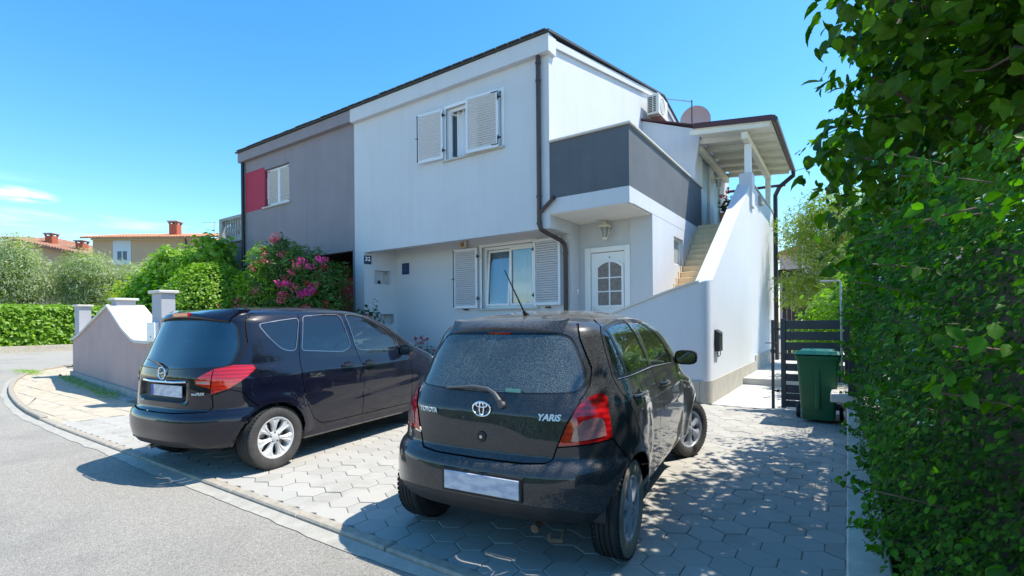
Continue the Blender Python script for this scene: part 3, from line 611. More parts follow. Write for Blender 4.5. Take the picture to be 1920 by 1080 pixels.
mb = MB().bbox(-7.83, -7.62, GY-.09, GY-.001, 3.28, 3.44, .02); mb2 = MB().lathe([(0, -.03), (.05, -.025), (.06, 0)], (-7.725, GY-.09, 3.35), 'y'); 
HP('security_sensor', mb, 'ivory'); HP('security_sensor_eye', mb2, mat('sensor_amber', (.35,.22,.10), .2), smooth=True)
def lantern(name, loc, label, s=1.0):
    e = empty(name, loc, label, 'wall lamp')
    mb = MB().lathe([(0,.0),(.05,.0),(.055,.02),(.03,.03)], (0,-.01,0), 'y', 16); mb.tube([(0,0,0), (0,-.09,.0), (0,-.13,.05), (0,-.14,.12)], .012, 8); mb.lathe([(0,.14),(.02,.14),(.03,.11),(.085,.07),(.10,.05),(.095,.04),(0,.04)], (0,-.14,0)); mb.lathe([(0,-.15),(.03,-.15),(.045,-.13),(.05,-.115),(0,-.115)], (0,-.14,0))
    for k in range(6):
        t = k*PI/3; mb.tube([(.085*math.cos(t), -.14+.085*math.sin(t), .045), (.048*math.cos(t), -.14+.048*math.sin(t), -.12)], .006, 6)
    mb.v = [(x*s, y*s, z*s) for x, y, z in mb.v]; obj('bracket', mb, 'ivory', e, True)
    g = MB().lathe([(.075,.045),(.042,-.115)], (0,-.14,0), 'z', 6); g.v = [(x*s, y*s, z*s) for x, y, z in g.v]; obj('lamp_glass', g, 'window_glass', e); return e
lantern('wall_lamp', (-4.17, 9.745, 3.36), 'cream lantern on the wall above the front door', 1.35)
# ---- number plate and small plaque
e = empty('house_number', onA(.09, -.012, 3.12), 'small dark blue house number sign at the left of the recess', 'sign', rz=math.atan2(U_.y, U_.x))
obj('plate', MB().bbox(-.1, .1, -.008, .008, -.11, .11, .003), 'blue_sign', e)
link('digits', textmesh('32', .15, .002, bold=.004), 'sign_white', e, (0, -.011, .02), (PI/2, 0, 0))
e = empty('plaque', (-9.775, GY-.012, 2.91), 'small rectangular dark blue plaque on the wall right of the niche', 'sign')
obj('plate', MB().bbox(-.13, .13, -.01, .01, -.15, .15, .003), 'blue_sign', e)
mb = MB()
for z, w_ in ((.07,.08), (-.01,.085), (-.045,.085), (-.08,.08)): mb.box(-w_, w_, -.0115, -.0105, z-.008, z+.006)
obj('faded_lines', mb, mat('faded_blue', (.05,.09,.17), .5), e)
# ---- outside stair
SX0, SX1 = -2.29, -1.99
HP('stair_wall', MB().prism([(9.3, 0), (9.3, 2.18), (13.62, 4.92), (18.2, 4.95), (18.2, 0)], SX1-SX0, 'x', SX0), 'render_white')
# rounded nose and curved low wall to the left, with sloping top
path = []; 
for k in range(9): t = PI/2*k/8; path.append((SX1-.16+.16*math.cos(t)*1.0, 9.16-.16*math.sin(t)))
path.insert(0, (SX1, 9.3))
for x in np.linspace(-2.3, -4.5, 12): path.append((x, 9.0+.02*0))
tz = lambda x: float(np.interp(x, [-4.5,-3.65,-3.0,-2.55,-2.31,-1.99], [1.36,1.64,1.88,2.03,2.10,2.16]))
mb = MB(); n = len(path); th = .17
inn = []
for i, p in enumerate(path):
    a = Vector(path[max(i-1,0)]); b = Vector(path[min(i+1,n-1)]); t = (b-a).normalized(); inn.append((p[0]+t.y*th if i > 9 else -2.285, 9.305 if i <= 9 else p[1]+th))
for i, p in enumerate(path): mb.v += [(p[0], p[1], 0), (p[0], p[1], tz(p[0])), (inn[i][0], inn[i][1], tz(p[0])), (inn[i][0], inn[i][1], 0)]
for i in range(n-1):
    for k in range(4): mb.f.append((i*4+k, (i+1)*4+k, (i+1)*4+(k+1)%4, i*4+(k+1)%4))
mb.f += [(0,1,2,3), tuple((n-1)*4+k for k in (3,2,1,0))]
o = HP('low_curved_wall', mb, 'render_white', smooth=True)
mb = MB()
for i in range(9, n): mb.v += [(path[i][0], path[i][1]-.035, tz(path[i][0])+.002), (path[i][0], path[i][1]-.035, tz(path[i][0])+.035), (path[i][0], path[i][1]+th+.03, tz(path[i][0])+.035), (path[i][0], path[i][1]+th+.03, tz(path[i][0])+.002)]
k_ = n-9
for i in range(k_-1):
    for k in range(4): mb.f.append((i*4+k, (i+1)*4+k, (i+1)*4+(k+1)%4, i*4+(k+1)%4))
mb.f += [(0,1,2,3), tuple((k_-1)*4+k for k in (3,2,1,0))]; HP('coping', mb, 'coping_white')
# plinth of stone panels
for k, (y0, y1) in enumerate([(9.32,10.28),(10.285,11.22),(11.225,12.17),(12.175,13.1),(13.105,14.1),(14.105,15.1),(15.105,16.1),(16.105,17.1),(17.105,18.2)]):
    dz = 0 if y1 < 14.2 else .14
    HP('plinth_panel', MB().bbox(SX1-.002, SX1+.022, y0, y1, 0, .40+dz, .003), 'plinth_stone')
mb = MB()
for i in range(0, 9):
    p = path[i+1]; nn = Vector((math.cos(PI/2*i/8), -math.sin(PI/2*i/8))); mb.v += [(p[0]+nn.x*.002, p[1]+nn.y*.002, 0), (p[0]+nn.x*.022, p[1]+nn.y*.022, 0), (p[0]+nn.x*.022, p[1]+nn.y*.022, .40), (p[0]+nn.x*.002, p[1]+nn.y*.002, .40)]
for i in range(8):
    for k in range(4): mb.f.append((i*4+k, (i+1)*4+k, (i+1)*4+(k+1)%4, i*4+(k+1)%4))
mb.f += [(0,1,2,3), (35,34,33,32)]; HP('plinth_panel', mb, 'plinth_stone', smooth=True)
HP('plinth_panel', MB().bbox(SX1-.002, SX1+.022, 9.165, 9.315, 0, .40, .003), 'plinth_stone')
for x0, x1 in ((-3.2,-2.155), (-4.3,-3.205)): HP('plinth_panel', MB().bbox(x0, x1, 8.977, 8.998, 0, .40, .003), 'plinth_stone')
# steps
ns = 20; y_s, y_e = 8.9+.9, 13.45
for i in range(ns):
    y0 = y_s+(y_e-y_s)*i/ns; z = .95+(3.92-.95)*(i+1)/ns
    HP('step', MB().bbox(XB+.003, SX0-.003, y0, y0+(y_e-y_s)/ns+.03, z-.16, z, .008), 'step_stone')
    if 4 < i < 18: HP('skirting_tile', MB().bbox(XB+.001, XB+.016, y0+.02, y0+.09, z, z+.15, .002), 'step_stone')
HP('landing', MB().box(XB-.15, SX0-.002, 13.46, 18.2, 3.78, 3.92), 'step_stone')
HP('entrance_floor', MB().box(XR, XB+.9, 9.2, 9.8, .0, .93), 'step_stone')
# ---- upper annex, canopy
AX = -3.36
HP('annex_front', MB().prism([(XR+.001, 4.9), (XB-.151, 4.9), (XB-.151, 5.03), (AX, 5.03), (AX, 6.62), (XR+.001, 7.18)], .15, 'y', 13.74), 'render_white')
HP('annex_front', MB().prism([(AX+.001, 5.6), (AX+.13, 6.42), (AX+.13, 6.56), (AX+.001, 6.61)], .15, 'y', 13.741), 'render_white')
HP('annex_side', wallgrid([13.891, 18.2], [3.9, 6.45], [(14.55, 15.45, 3.92, 6.1), (16.0, 16.9, 3.92, 6.1)], (AX, 0, 0), (0,1,0), (0,0,1), (1,0,0), .15), 'render_white')
mat('door_teal', (.30,.42,.46), .5, var=.05)
mb = MB().bbox(AX-.1, AX-.06, 14.56, 15.44, 3.93, 6.09, .01); HP('terrace_door', mb, 'door_teal')
HP('terrace_door', MB().bbox(AX-.1, AX-.06, 16.01, 16.89, 3.93, 6.09, .01), 'door_teal')
HP('annex_roof', MB().prism([(XR, 7.19), (AX+.2, 6.62), (AX+.2, 6.66), (XR, 7.24)], 4.6, 'y', 13.68), 'brown_sheet')
CX0, CX1, CY0, CY1 = -3.12, -1.42, 13.0, 17.75
def cz_(x): return 6.33+(x+3.12)*-.115
HP('canopy_roof', MB().prism([(CX0-.1, cz_(CX0-.1)+.02), (CX1, cz_(CX1)+.02), (CX1, cz_(CX1)+.15), (CX0-.1, cz_(CX0-.1)+.15)], CY1-CY0, 'y', CY0), 'brown_sheet')
HP('canopy_ceiling', MB().prism([(CX0-.08, cz_(CX0-.08)), (CX1-.03, cz_(CX1-.03)), (CX1-.03, cz_(CX1-.03)+.018), (CX0-.08, cz_(CX0-.08)+.018)], CY1-CY0-.06, 'y', CY0+.03), 'cream_wood')
for i in range(7):
    y = CY0+.06+i*(CY1-CY0-.2)/6; HP('rafter', MB().prism([(CX0-.2, cz_(CX0-.2)-.13), (CX1-.06, cz_(CX1-.06)-.10), (CX1-.06, cz_(CX1-.06)-.002), (CX0-.2, cz_(CX0-.2)-.002)], .09, 'y', y), 'cream_wood')
HP('beam', MB().bbox(-2.12, -1.98, CY0+.16, CY1-.1, cz_(-2.0)-.30, cz_(-2.0)-.131, .006), 'cream_wood')
HP('beam', MB().bbox(AX+.02, AX+.14, 13.9, CY1-.1, cz_(-3.1)-.29, cz_(-3.1)-.131, .006), 'cream_wood')
for y in (13.66, 17.5):
    HP('post', MB().bbox(-2.125, -1.975, y-.075, y+.075, 4.93 if y < 15 else 4.93, cz_(-2.0)-.302, .006), 'white_pvc')
HP('post_base', MB().bbox(-2.23, -1.93, 13.45, 13.88, 4.3, 5.14, .006), 'render_white')
mb = MB().tube([(CX1+.05, CY0-.02, cz_(CX1)+.03), (CX1+.05, CY1+.02, cz_(CX1)+.0)], .065, 10); HP('gutter', mb, 'gutter_brown', smooth=True)
for i in range(12): 
    y = CY0+.05+i*.42; HP('gutter_tile', MB().bbox(CX1-.04, CX1+.055, y, y+.38, cz_(CX1)+.13, cz_(CX1)+.155, .005), mat('tile_brown', (.16,.085,.055), .7, var=.3, vscale=6))
mb = MB().tube([(CX1+.05, CY1-.05, cz_(CX1)), (CX1+.05, CY1, cz_(CX1)-.15), (CX1-.35, CY1+.12, cz_(CX1)-.42), (-1.93, 18.27, 5.55), (-1.93, 18.27, 5.3), (-1.93, 18.27, .1)], .068, 10); HP('canopy_downpipe', mb, 'iron_black', smooth=True)
mb = MB().tube([(-3.3, 17.9, 5.95), (-3.3, 17.9, 5.80), (-1.6, 17.9, 5.76)], .045, 8); HP('crossing_pipe', mb, 'gutter_brown', smooth=True)
HP('parapet_coping', MB().bbox(SX0-.02, SX1+.03, 13.95, 18.2, 4.953, 4.985, .006), 'sill_stone')
HP('scupper', MB().bbox(-1.99, -1.90, 14.9, 15.2, 4.62, 4.86, .01), 'concrete')
lantern('wall_lamp', (AX+.0, 15.75, 5.62), 'white lantern on the upstairs wall under the canopy', 1.4).rotation_euler = (0, 0, PI/2)
# ---- things on the roof side: air conditioner, dish, aerial, cable
e = empty('air_conditioner', (XR+.03, 14.25, 7.62), 'cream air conditioner unit on brackets high on the gable wall', 'air conditioner')
obj('casing', MB().bbox(.10, .44, -.42, .42, -.29, .29, .015), 'ac_white', e)
mb = MB()
for i in range(9): mb.box(.14, .26, -.425, -.4205, -.22+i*.05, -.19+i*.05); mb.box(.29, .36, -.4252, -.4207, -.22+i*.05, -.19+i*.05)
obj('side_grille', mb, 'iron_black', e)
mb = MB().lathe([(.20,.441),(.215,.45),(.23,.441)], (0,-.08,0), 'x', 24)
for r in (.05,.10,.15): mb.lathe([(r-.006,.445),(r+.006,.445)], (0,-.08,0), 'x', 24)
obj('fan_guard', mb, 'concrete', e)
for y in (-.3, .3): obj('bracket', MB().bbox(.0, .42, y-.02, y+.02, -.33, -.295, .003), 'concrete', e)
e = empty('satellite_dish', (-4.02, 16.5, 7.2), 'large round pinkish satellite dish behind the annex roof', 'satellite dish')
mb = MB(); rr = .46
mb.lathe([(r*rr, .11*(r**2)) for r in np.linspace(0,1,9)]+[(rr*1.01, .125)], (0,0,0), 'y', 32); mb.xform(Matrix.Translation((0,0,.68)) @ Matrix.Rotation(math.radians(12),4,'X') @ Matrix.Rotation(math.radians(195),4,'Z'))
obj('reflector', mb, mat('dish_pink', (.58,.46,.47), .5), e, True)
obj('pole', MB().tube([(0,.1,-.3),(0,.1,.75)], .025, 8), 'concrete', e); obj('feed_arm', MB().tube([(0,.05,.3),(.1,.6,.62)], .012, 6), 'concrete', e)
e = empty('television_aerial', (-3.87, 15.5, 6.9), 'thin rusty television aerial on a mast beside the dish', 'aerial')
obj('mast', MB().tube([(0,0,-.2),(0,0,1.27)], .018, 8), 'gutter_brown', e)
mb = MB().tube([(.02,0,1.22),(-.75,.0,1.50)], .011, 6)
for i in range(7): t = i/6; mb.tube([(-.1-.62*t, -.12, 1.262+.23*t), (-.1-.62*t, .12, 1.262+.23*t)], .004, 5)
obj('boom', mb, 'concrete', e)
mb = MB(); P0 = Vector((-1.35, 17.9, 6.15)); P1 = Vector((9, 15.0, 8.9)); mb.tube([tuple(P0.lerp(P1, t)+Vector((0,0,-.5*4*t*(1-t)))) for t in np.linspace(0,1,20)], .009, 6)
tag(obj('power_cable', mb, 'iron_black'), 'thin black overhead cable leaving the canopy corner', 'cable')
# black letterbox on the stair wall
e = empty('letterbox', (SX1, 9.55, 1.06), 'narrow black metal letterbox on the white stair wall', 'letterbox')
obj('box', MB().bbox(.003, .085, -.14, .14, -.16, .16, .006), 'iron_black', e)
mb = MB().prism([(.003,.165),(.003,.235),(.03,.22),(.10,.165)], .30, 'y', -.15); obj('lid', mb, 'iron_black', e)
obj('newspaper_holder', MB().tube([(.05,-.1,-.16),(.05,-.1,-.24),(.03,.0,-.27),(.05,.1,-.24),(.05,.1,-.16)], .008, 6), 'iron_black', e)
# ================================================================== the mauve neighbour house
GX = -16.45
nh = empty('house', (GX, FY, 0), 'mauve grey house adjoining on the left with a red panel beside its shuttered window', 'house')
def NP(name, mb, m, smooth=False, parent=None):
    mb.v = [(x-GX, y-FY, z) for x, y, z in mb.v]; return obj(name, mb, m, parent or nh, smooth)
XJ = XL-.004
NP('front_wall', wallgrid([GX, XJ], [3.40, 6.9], [(-15.2, -13.83, 5.15, 6.33)], (0, FY+.02, 0), (1,0,0), (0,0,1), (0,-1,0), .2), 'render_mauve')
NP('fascia', MB().box(GX-.12, XJ, FY-.12, FY+.019, 6.78, 7.08), 'render_mauve')
NP('roof', roofpr(GX-.2, XJ), 'roof_edge')
for i in range(19):
    x = XJ-.15-i*.3; link('roof_tile', mt if False else bpy.data.meshes['t'], None, nh, (x-GX, -.16, 7.135+NR.normal(0,.004)), (.2, 0, NR.normal(0,.01)))
NP('gable_wall', MB().prism([(FY+.22, 3.4), (FY+.22, 7.05), (ridge, rz_), (22.8, 7.05), (22.8, 0), (10.6, 0), (10.6, 3.4)], .3, 'x', GX), 'render_mauve')
NP('red_panel', MB().box(-16.33, -15.2, FY+.012, FY+.0195, 5.13, 6.42), 'red_paint')
NP('red_reveal', MB().box(-15.2, -15.19, FY+.03, FY+.21, 5.151, 6.329), 'red_paint')
NP('sill', MB().bbox(-15.3, -13.75, FY-.03, FY+.21, 5.10, 5.148, .006), 'sill_stone')
for x, hg in ((-15.17, 'L'), (-13.86, 'R')): shutter(x, FY+.13, 5.17, 6.31, .65, 0, hg, nh, bolt=False, base=(GX, FY), straps=True)
NP('downpipe', MB().tube([(GX+.05, FY-.05, 6.75), (GX+.05, FY-.05, 0)], .05, 10), 'iron_black', True)
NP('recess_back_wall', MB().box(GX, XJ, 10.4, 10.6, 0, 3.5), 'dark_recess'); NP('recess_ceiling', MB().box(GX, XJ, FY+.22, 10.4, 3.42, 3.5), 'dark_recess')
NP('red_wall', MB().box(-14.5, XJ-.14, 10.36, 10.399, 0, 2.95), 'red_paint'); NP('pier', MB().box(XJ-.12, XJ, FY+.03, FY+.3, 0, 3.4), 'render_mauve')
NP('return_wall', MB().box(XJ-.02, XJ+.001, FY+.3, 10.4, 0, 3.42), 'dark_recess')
# terrace balustrade to the left
NP('terrace_slab', MB().box(-18.1, GX, FY-.0, 12, 4.25, 4.42), 'concrete'); NP('terrace_wall', MB().box(-18.0, GX, FY+.1, 12, 0, 4.25), 'render_mauve')
NP('hand_rail', MB().bbox(-18.12, GX-.02, FY, FY+.16, 5.02, 5.13, .01), 'concrete'); NP('balustrade_post', MB().bbox(-18.12, -17.9, FY+.0, FY+.16, 4.42, 5.02, .01), 'concrete')
NP('hand_rail', MB().bbox(-18.12, -17.97, FY+.161, 11.9, 5.02, 5.13, .01), 'concrete')
bal = MB().lathe([(.045,0),(.05,.03),(.03,.07),(.055,.18),(.06,.24),(.035,.38),(.028,.45),(.045,.55),(.05,.60)], (0,0,0), 'z', 12).mesh('baluster', True); bal.materials.append(MATS['concrete'])
for i in range(8): link('baluster', bal, None, nh, (-17.75+i*.165-GX, .08, 4.42))
for i in range(10): link('baluster', bal, None, nh, (-18.045-GX, .45+i*.3, 4.42))
# ================================================================== left boundary wall
A0 = Vector((-18.4, 4.56, 0)); B0 = Vector((-10.63, 3.755, 0)); UU = (B0-A0).normalized(); NN = Vector((UU.y, -UU.x, 0)); LL = (B0-A0).length; ang = math.atan2(UU.y, UU.x)
bw = empty('boundary_wall', tuple(A0), 'taupe garden wall with a pointed white coping at the road corner', 'wall', rz=ang)
us = lambda x: (x-A0.x)/UU.x
pk = us(-14.0); vl = us(-11.9)
topz = [(0, 1.04), (.3, 1.06), (1.1, 1.18), (2.2, 1.42), (3.4, 1.67), (pk, 1.88), (pk+.6, 1.66), (pk+1.35, 1.36), (vl, 1.15), (vl+.3, 1.11), (LL, 1.11)]
D = .62
obj('wall_body', MB().prism([(0,0)]+[(LL,0)]+topz[::-1], D, 'y', 0), 'wall_taupe', bw)
mb = MB()
for i in range(len(topz)-1):
    (a, za), (b, zb) = topz[i], topz[i+1]; mb.add([(a,-.05,za+.003),(b,-.05,zb+.003),(b,D+.05,zb+.003),(a,D+.05,za+.003),(a,-.05,za+.06),(b,-.05,zb+.06),(b,D+.05,zb+.06),(a,D+.05,za+.06)], [(0,1,5,4),(3,7,6,2),(4,5,6,7),(0,3,2,1)]+([(0,4,7,3)] if i == 0 else [])+([(1,2,6,5)] if i == len(topz)-2 else []))
obj('coping', mb, 'coping_white', bw)
obj('footing', MB().box(-.05, LL-.6, -.06, -.001, 0, .16), 'concrete', bw)
def pillar(name, x0, x1, y0, y1, z1, label, m='render_lightgrey', cap=.05):
    e = empty(name, ((x0+x1)/2, (y0+y1)/2, 0), label, 'pillar'); w_, d = (x1-x0)/2, (y1-y0)/2
    obj('shaft', MB().bbox(-w_, w_, -d, d, 0, z1, .006), m, e); mb = MB().bbox(-w_-cap, w_+cap, -d-cap, d+cap, z1+.002, z1+.055, .01); obj('cap', mb, 'coping_white', e); return e
mat('pillar_lilac', (.42,.42,.46), .8, var=.05, vscale=2, bump=.3, bscale=60)
pillar('gate_pillar', -18.3, -17.93, 4.58, 4.86, 2.0, 'pale pillar with flat cap at the far left end of the taupe wall', 'pillar_lilac')
pillar('gate_pillar', -14.22, -13.9, 4.22, 4.60, 2.04, 'short capped pillar behind the peak of the taupe wall', 'pillar_lilac')
pillar('gate_pillar', -10.62, -10.22, 3.76, 3.99, 2.04, 'tall pale pillar with flat cap beside the parked people carrier', 'pillar_lilac')
e = empty('mailbox', (-18.6, 4.75, 1.0), 'dark mailbox hung on the far left pillar', 'mailbox'); obj('box', MB().bbox(-.16,.16,-.1,.1,-.2,.14,.01), 'iron_black', e); obj('lid', MB().bbox(-.18,.18,-.12,.12,.142,.17,.005), 'concrete_white', e)
e = empty('meter_cabinet', (-10.45, 3.76, 1.33), 'small white meter box fixed to the tall pillar', 'cabinet'); obj('box', MB().bbox(-.17,.15,-.09,-.002,-.17,.18,.008), 'white_pvc', e)
obj('lock', MB().lathe([(0,-.008),(.014,-.006),(.016,0)], (.02,-.09,-.08), 'y', 10), 'iron_black', e)
gw = empty('garden_wall', (-11.5, 5.0, 0), 'grey garden wall with white coping behind the tall pillar', 'wall')
obj('wall_body', MB().box(-1.9, 1.6, 0, .22, 0, 1.70), 'wall_taupe', gw); obj('coping', MB().bbox(-1.93, 1.63, -.06, .28, 1.702, 1.77, .01), 'coping_white', gw)
obj('white_panel', MB().box(-.75, 1.55, -.02, -.001, .5, 1.52), 'render_white', gw)
# ================================================================== right side: low wall, coping, post, gate, bin
lw = empty('low_wall', (.0, 3.0, 0), 'low bare concrete wall along the right edge of the driveway', 'wall')
obj('wall_body', MB().bbox(-.012, .16, -1.6, 4.6, -.05, .34, .008), 'wall_concrete', lw)
sw = empty('coping_block', (-.03, 7.6, 0), 'wide white coping slab on a stub wall beside the green bin', 'wall')
obj('stub', MB().box(-.0, .16, 0, 1.3, 0, .395), 'concrete', sw); obj('slab', MB().bbox(-.16, .19, -.06, 1.4, .397, .5, .01), 'coping_white', sw)
e = empty('gate_post', (.10, 7.55, .5), 'square dark grey metal post standing on the white coping slab', 'post'); obj('shaft', MB().bbox(-.1, .12, -.05, .15, 0, .46, .006), mat('dark_slate', (.035,.036,.045), .5), e); obj('cap', MB().bbox(-.115,.135,-.065,.165,.461,.49,.004), 'dark_slate', e)
gt = empty('gate', (-.9, 9.1, 0), 'dark grey slatted metal gate standing half open across the path', 'gate')
mat('gate_grey', (.045,.048,.058), .45, var=.1, vscale=5)
obj('gate_frame', MB().bbox(0, .07, -.025, .025, .03, 1.48, .004), 'gate_grey', gt); obj('gate_frame', MB().bbox(.86, .93, -.025, .025, .03, 1.48, .004), 'gate_grey', gt)
for z0, z1 in ((1.31,1.45),(1.135,1.27),(.97,1.10),(.80,.92),(.635,.75),(.47,.585),(.28,.41),(.165,.272),(.05,.155)):
    obj('slat', MB().bbox(.071, .859, -.012, .012, z0, z1, .003), 'gate_grey', gt)
for z in (1.31, .3): obj('hinge', MB().bbox(-.1, -.001, -.012, .012, z-.012, z+.012, .002).lathe([(0,-.03),(.024,-.03),(.024,.03),(0,.03)], (-.045, 0, z), 'y', 10), 'iron_black', gt)
e = empty('gate_stay', (-1.02, 9.12, 0), 'thin dark steel upright with a cross handle left of the gate', 'post'); obj('upright', MB().bbox(-.022,.022,-.022,.022,0,1.46,.003), 'gate_grey', e)
obj('handle', MB().tube([(-.11,0,1.08),(.09,0,1.08)], .008, 6), 'gate_grey', e); obj('knob', MB().lathe([(0,.90),(.03,.915),(.04,.95),(.03,.985),(0,1.0)], (0,0,0)), 'gate_grey', e, True)
# wheelie bin
wb = empty('wheelie_bin', (-.35, 8.32, 0), 'green plastic wheelie bin with a lighter lid in front of the gate', 'bin')
mat('bin_green', (.004,.10,.035), .42, var=.1, vscale=4, bump=.1, bscale=60); mat('bin_lid', (.012,.15,.12), .35)
def taper(w0, d0, w1, d1, z0, z1, r=.04):
    mb = MB(); n = 5
    for z, w_, d in ((z0, w0, d0), (z1, w1, d1)):
        for cx_, cy_, a in ((1,1,0),(-1,1,PI/2),(-1,-1,PI),(1,-1,1.5*PI)):
            for k in range(n): t = a+PI/2*k/(n-1); mb.v.append((cx_*(w_-r)+r*math.cos(t), cy_*(d-r)+r*math.sin(t), z))
    N = 4*n
    for i in range(N): mb.f.append((i, (i+1)%N, N+(i+1)%N, N+i))
    mb.f += [tuple(range(N))[::-1], tuple(range(N, 2*N))]; return mb
obj('body', taper(.20,.20,.255,.27,.05,.93), 'bin_green', wb, True); obj('rim', taper(.272,.29,.275,.293,.90,.955), 'bin_green', wb, True)
l = taper(.285,.31,.26,.28,0,.05,.05); l.add(taper(.22,.23,.18,.19,.05,.085,.05).v, [tuple(f) for f in taper(.22,.23,.18,.19,.05,.085,.05).f]); o = obj('lid', l, 'bin_lid', wb, True); o.location = (0,0,.958); o.rotation_euler = (math.radians(-3),0,0)
obj('ridge', MB().bbox(-.03,.03,-.262,-.20,.2,.90,.012), 'bin_green', wb); obj('handle', MB().tube([(-.2,.29,.93),(-.2,.36,.96),(.2,.36,.96),(.2,.29,.93)], .016, 8), 'bin_green', wb, True)
for sx_ in (-.27, .27): obj('wheel', MB().lathe([(0,-.025),(.09,-.025),(.1,-.015),(.1,.015),(.09,.025),(0,.025)], (sx_, .22, .1), 'x', 20), 'iron_black', wb, True)
# thin steel frame in the hedge
e = empty('steel_frame', (-.12, 9.0, 0), 'thin galvanised pipe frame rising out of the hedge behind the bin', 'pipe'); obj('pipe', MB().tube([(.05,0,0),(.04,0,2.02),(.02,0,2.05),(-.22,.1,2.06)], .016, 8), mat('galvanised', (.42,.44,.42), .45, metal=.3, var=.2, vscale=20), e, True)
# dark timber screen and terrace rail beyond the house
mat('dark_timber', (.055,.04,.035), .7, var=.3, vscale=10)
e = empty('terrace_rail', (-2.0, 19.5, 0), 'weathered timber terrace railing beyond the end of the stair wall', 'railing')
obj('floor_beam', MB().bbox(-1.2, .75, -.1, 3.5, 2.95, 3.2, .01), 'dark_timber', e); obj('top_rail', MB().bbox(.62, .74, -.1, 3.4, 4.75, 4.85, .01), 'dark_timber', e)
mat('grey_timber', (.26,.27,.28), .8, var=.25, vscale=9)
for i in range(14): obj('picket', MB().bbox(.64, .72, -.05+i*.25, .12+i*.25, 3.2, 4.76, .005), 'grey_timber', e)
for y in (0, 3.3): obj('support_post', MB().bbox(.5, .72, y-.1, y+.1, 0, 2.95, .01), 'dark_timber', e)
e = empty('timber_screen', (-1.85, 19.3, 0), 'dark brown timber screen under the terrace beyond the gate', 'screen')
for i in range(5): obj('board', MB().bbox(.14*i, .14*i+.125, 0, .03, .14, 2.9, .003), 'dark_timber', e)
# retaining wall and pale wall seen past the gate
e = empty('back_wall', (-1.9, 25, 0), 'pale wall at the far end of the passage behind the gate', 'wall'); obj('wall_body', MB().box(0, 9, 0, .3, 0, 1.5), 'wall_taupe', e)
obj('upper_wall', MB().box(0, 9, 0.05, .35, 1.5, 2.9), 'render_white', e)
e = empty('pink_house', (-4.5, 45, 0), 'pale pink house far behind the olive tree on the right', 'house'); obj('wall', MB().box(0, 14, 0, 8, 0, 6.7), mat('pink_wall', (.62,.42,.42), .9, var=.04), e)
obj('roof', MB().prism([(-.5,6.7),(14.5,6.7),(7,9.2)], 9, 'y', -.5), mat('terracotta', (.46,.20,.11), .9, var=.3, vscale=2.5, bump=.5, bscale=10), e)
# ================================================================== far houses on the left
mat('ochre_wall', (.50,.36,.25), .9, var=.05, vscale=.5); mat('window_dark', (.05,.08,.13), .15)
def tiled(x0, x1, y0, y1, z0, z1, ov=.5, step=.3):
    """hipped-less lean roof made of ridged tile rows: slopes along local y from z0 (front) up to z1 (back)"""
    mb = MB(); n = int((x1-x0+2*ov)/step)
    for i in range(n):
        a = x0-ov+i*step; s = (z1-z0)/(y1-y0); ya, za = y0-ov, z0-ov*s
        mb.add([(a,ya,za),(a+step*.5,ya,za+.09),(a+step,ya,za),(a,y1,z1),(a+step*.5,y1,z1+.09),(a+step,y1,z1),(a,ya,za-.12),(a+step,ya,za-.12)], [(0,1,4,3),(1,2,5,4),(0,6,7,2,1)])
    mb.add([(x0-ov,y0-ov,z0-ov*(z1-z0)/(y1-y0)-.12),(x1+ov,y0-ov,z0-ov*(z1-z0)/(y1-y0)-.12),(x1+ov,y1,z1-.12),(x0-ov,y1,z1-.12)], [(0,1,2,3)]); return mb
def chimney(parent, x, y, z, s=1.0):
    c = obj('chimney', MB().bbox(x-.45*s, x+.45*s, y-.4*s, y+.4*s, z, z+1.25*s, .03), 'brick_red', parent)
    obj('chimney_cap', MB().bbox(x-.6*s, x+.6*s, y-.55*s, y+.55*s, z+1.45*s, z+1.6*s, .03), 'concrete', c)
    for sx_ in (-1, 1):
        for sy_ in (-1, 1): obj('chimney_prop', MB().box(x+sx_*.4*s-.08, x+sx_*.4*s+.08, y+sy_*.35*s-.08, y+sy_*.35*s+.08, z+1.25*s, z+1.45*s), 'brick_red', c)
Af = Vector((-63.3, 17.3, 0)); Bf = Vector((-54.0, 23.7, 0)); az = math.atan2(Bf.y-Af.y, Bf.x-Af.x)
e = empty('house', tuple(Af), 'ochre house with low tiled roof, red chimney and one small blue window', 'house', rz=az)
Wd = (Bf-Af).length+.5
obj('wall', MB().box(0, Wd, 0, 9, 0, 10.35), 'ochre_wall', e); obj('roof', tiled(0, Wd, 0, 5, 10.45, 11.55, .7), 'terracotta', e)
obj('cornice', MB().box(-.1, Wd+.1, -.12, -.001, 10.1, 10.34), 'coping_white', e)
wf = obj('window', MB().box(2.1, 3.9, -.05, -.001, 7.6, 10.05), mat('pale_blue_paint', (.55,.62,.72), .8), e)
for k in range(2): obj('pane', MB().box(2.55+k*.55, 2.95+k*.55, -.07, -.051, 8.05, 8.95), 'window_dark', wf)
obj('rain_pipe', MB().tube([(Wd-2.3,-.1,10.2),(Wd-2.3,-.1,6)], .07, 6), 'gutter_brown', e); chimney(e, 6.9, 2.2, 10.9, .95)
obj('aerial', MB().tube([(10.9,2.5,11),(10.9,2.5,12.4)], .03, 5).tube([(9.6,2.5,12.35),(11,2.5,12.35)], .025, 5), 'galvanised', e)
e = empty('house', (-52.6, 24.2, 0), 'pale house wing with tiled roof just left of the mauve house', 'house', rz=az)
obj('wall', MB().box(0, 6, 0, 8, 0, 9.9), mat('buff_wall', (.58,.46,.34), .9, var=.05), e); obj('roof', tiled(0, 6, 0, 4, 10.0, 11.1, .5), 'terracotta', e)
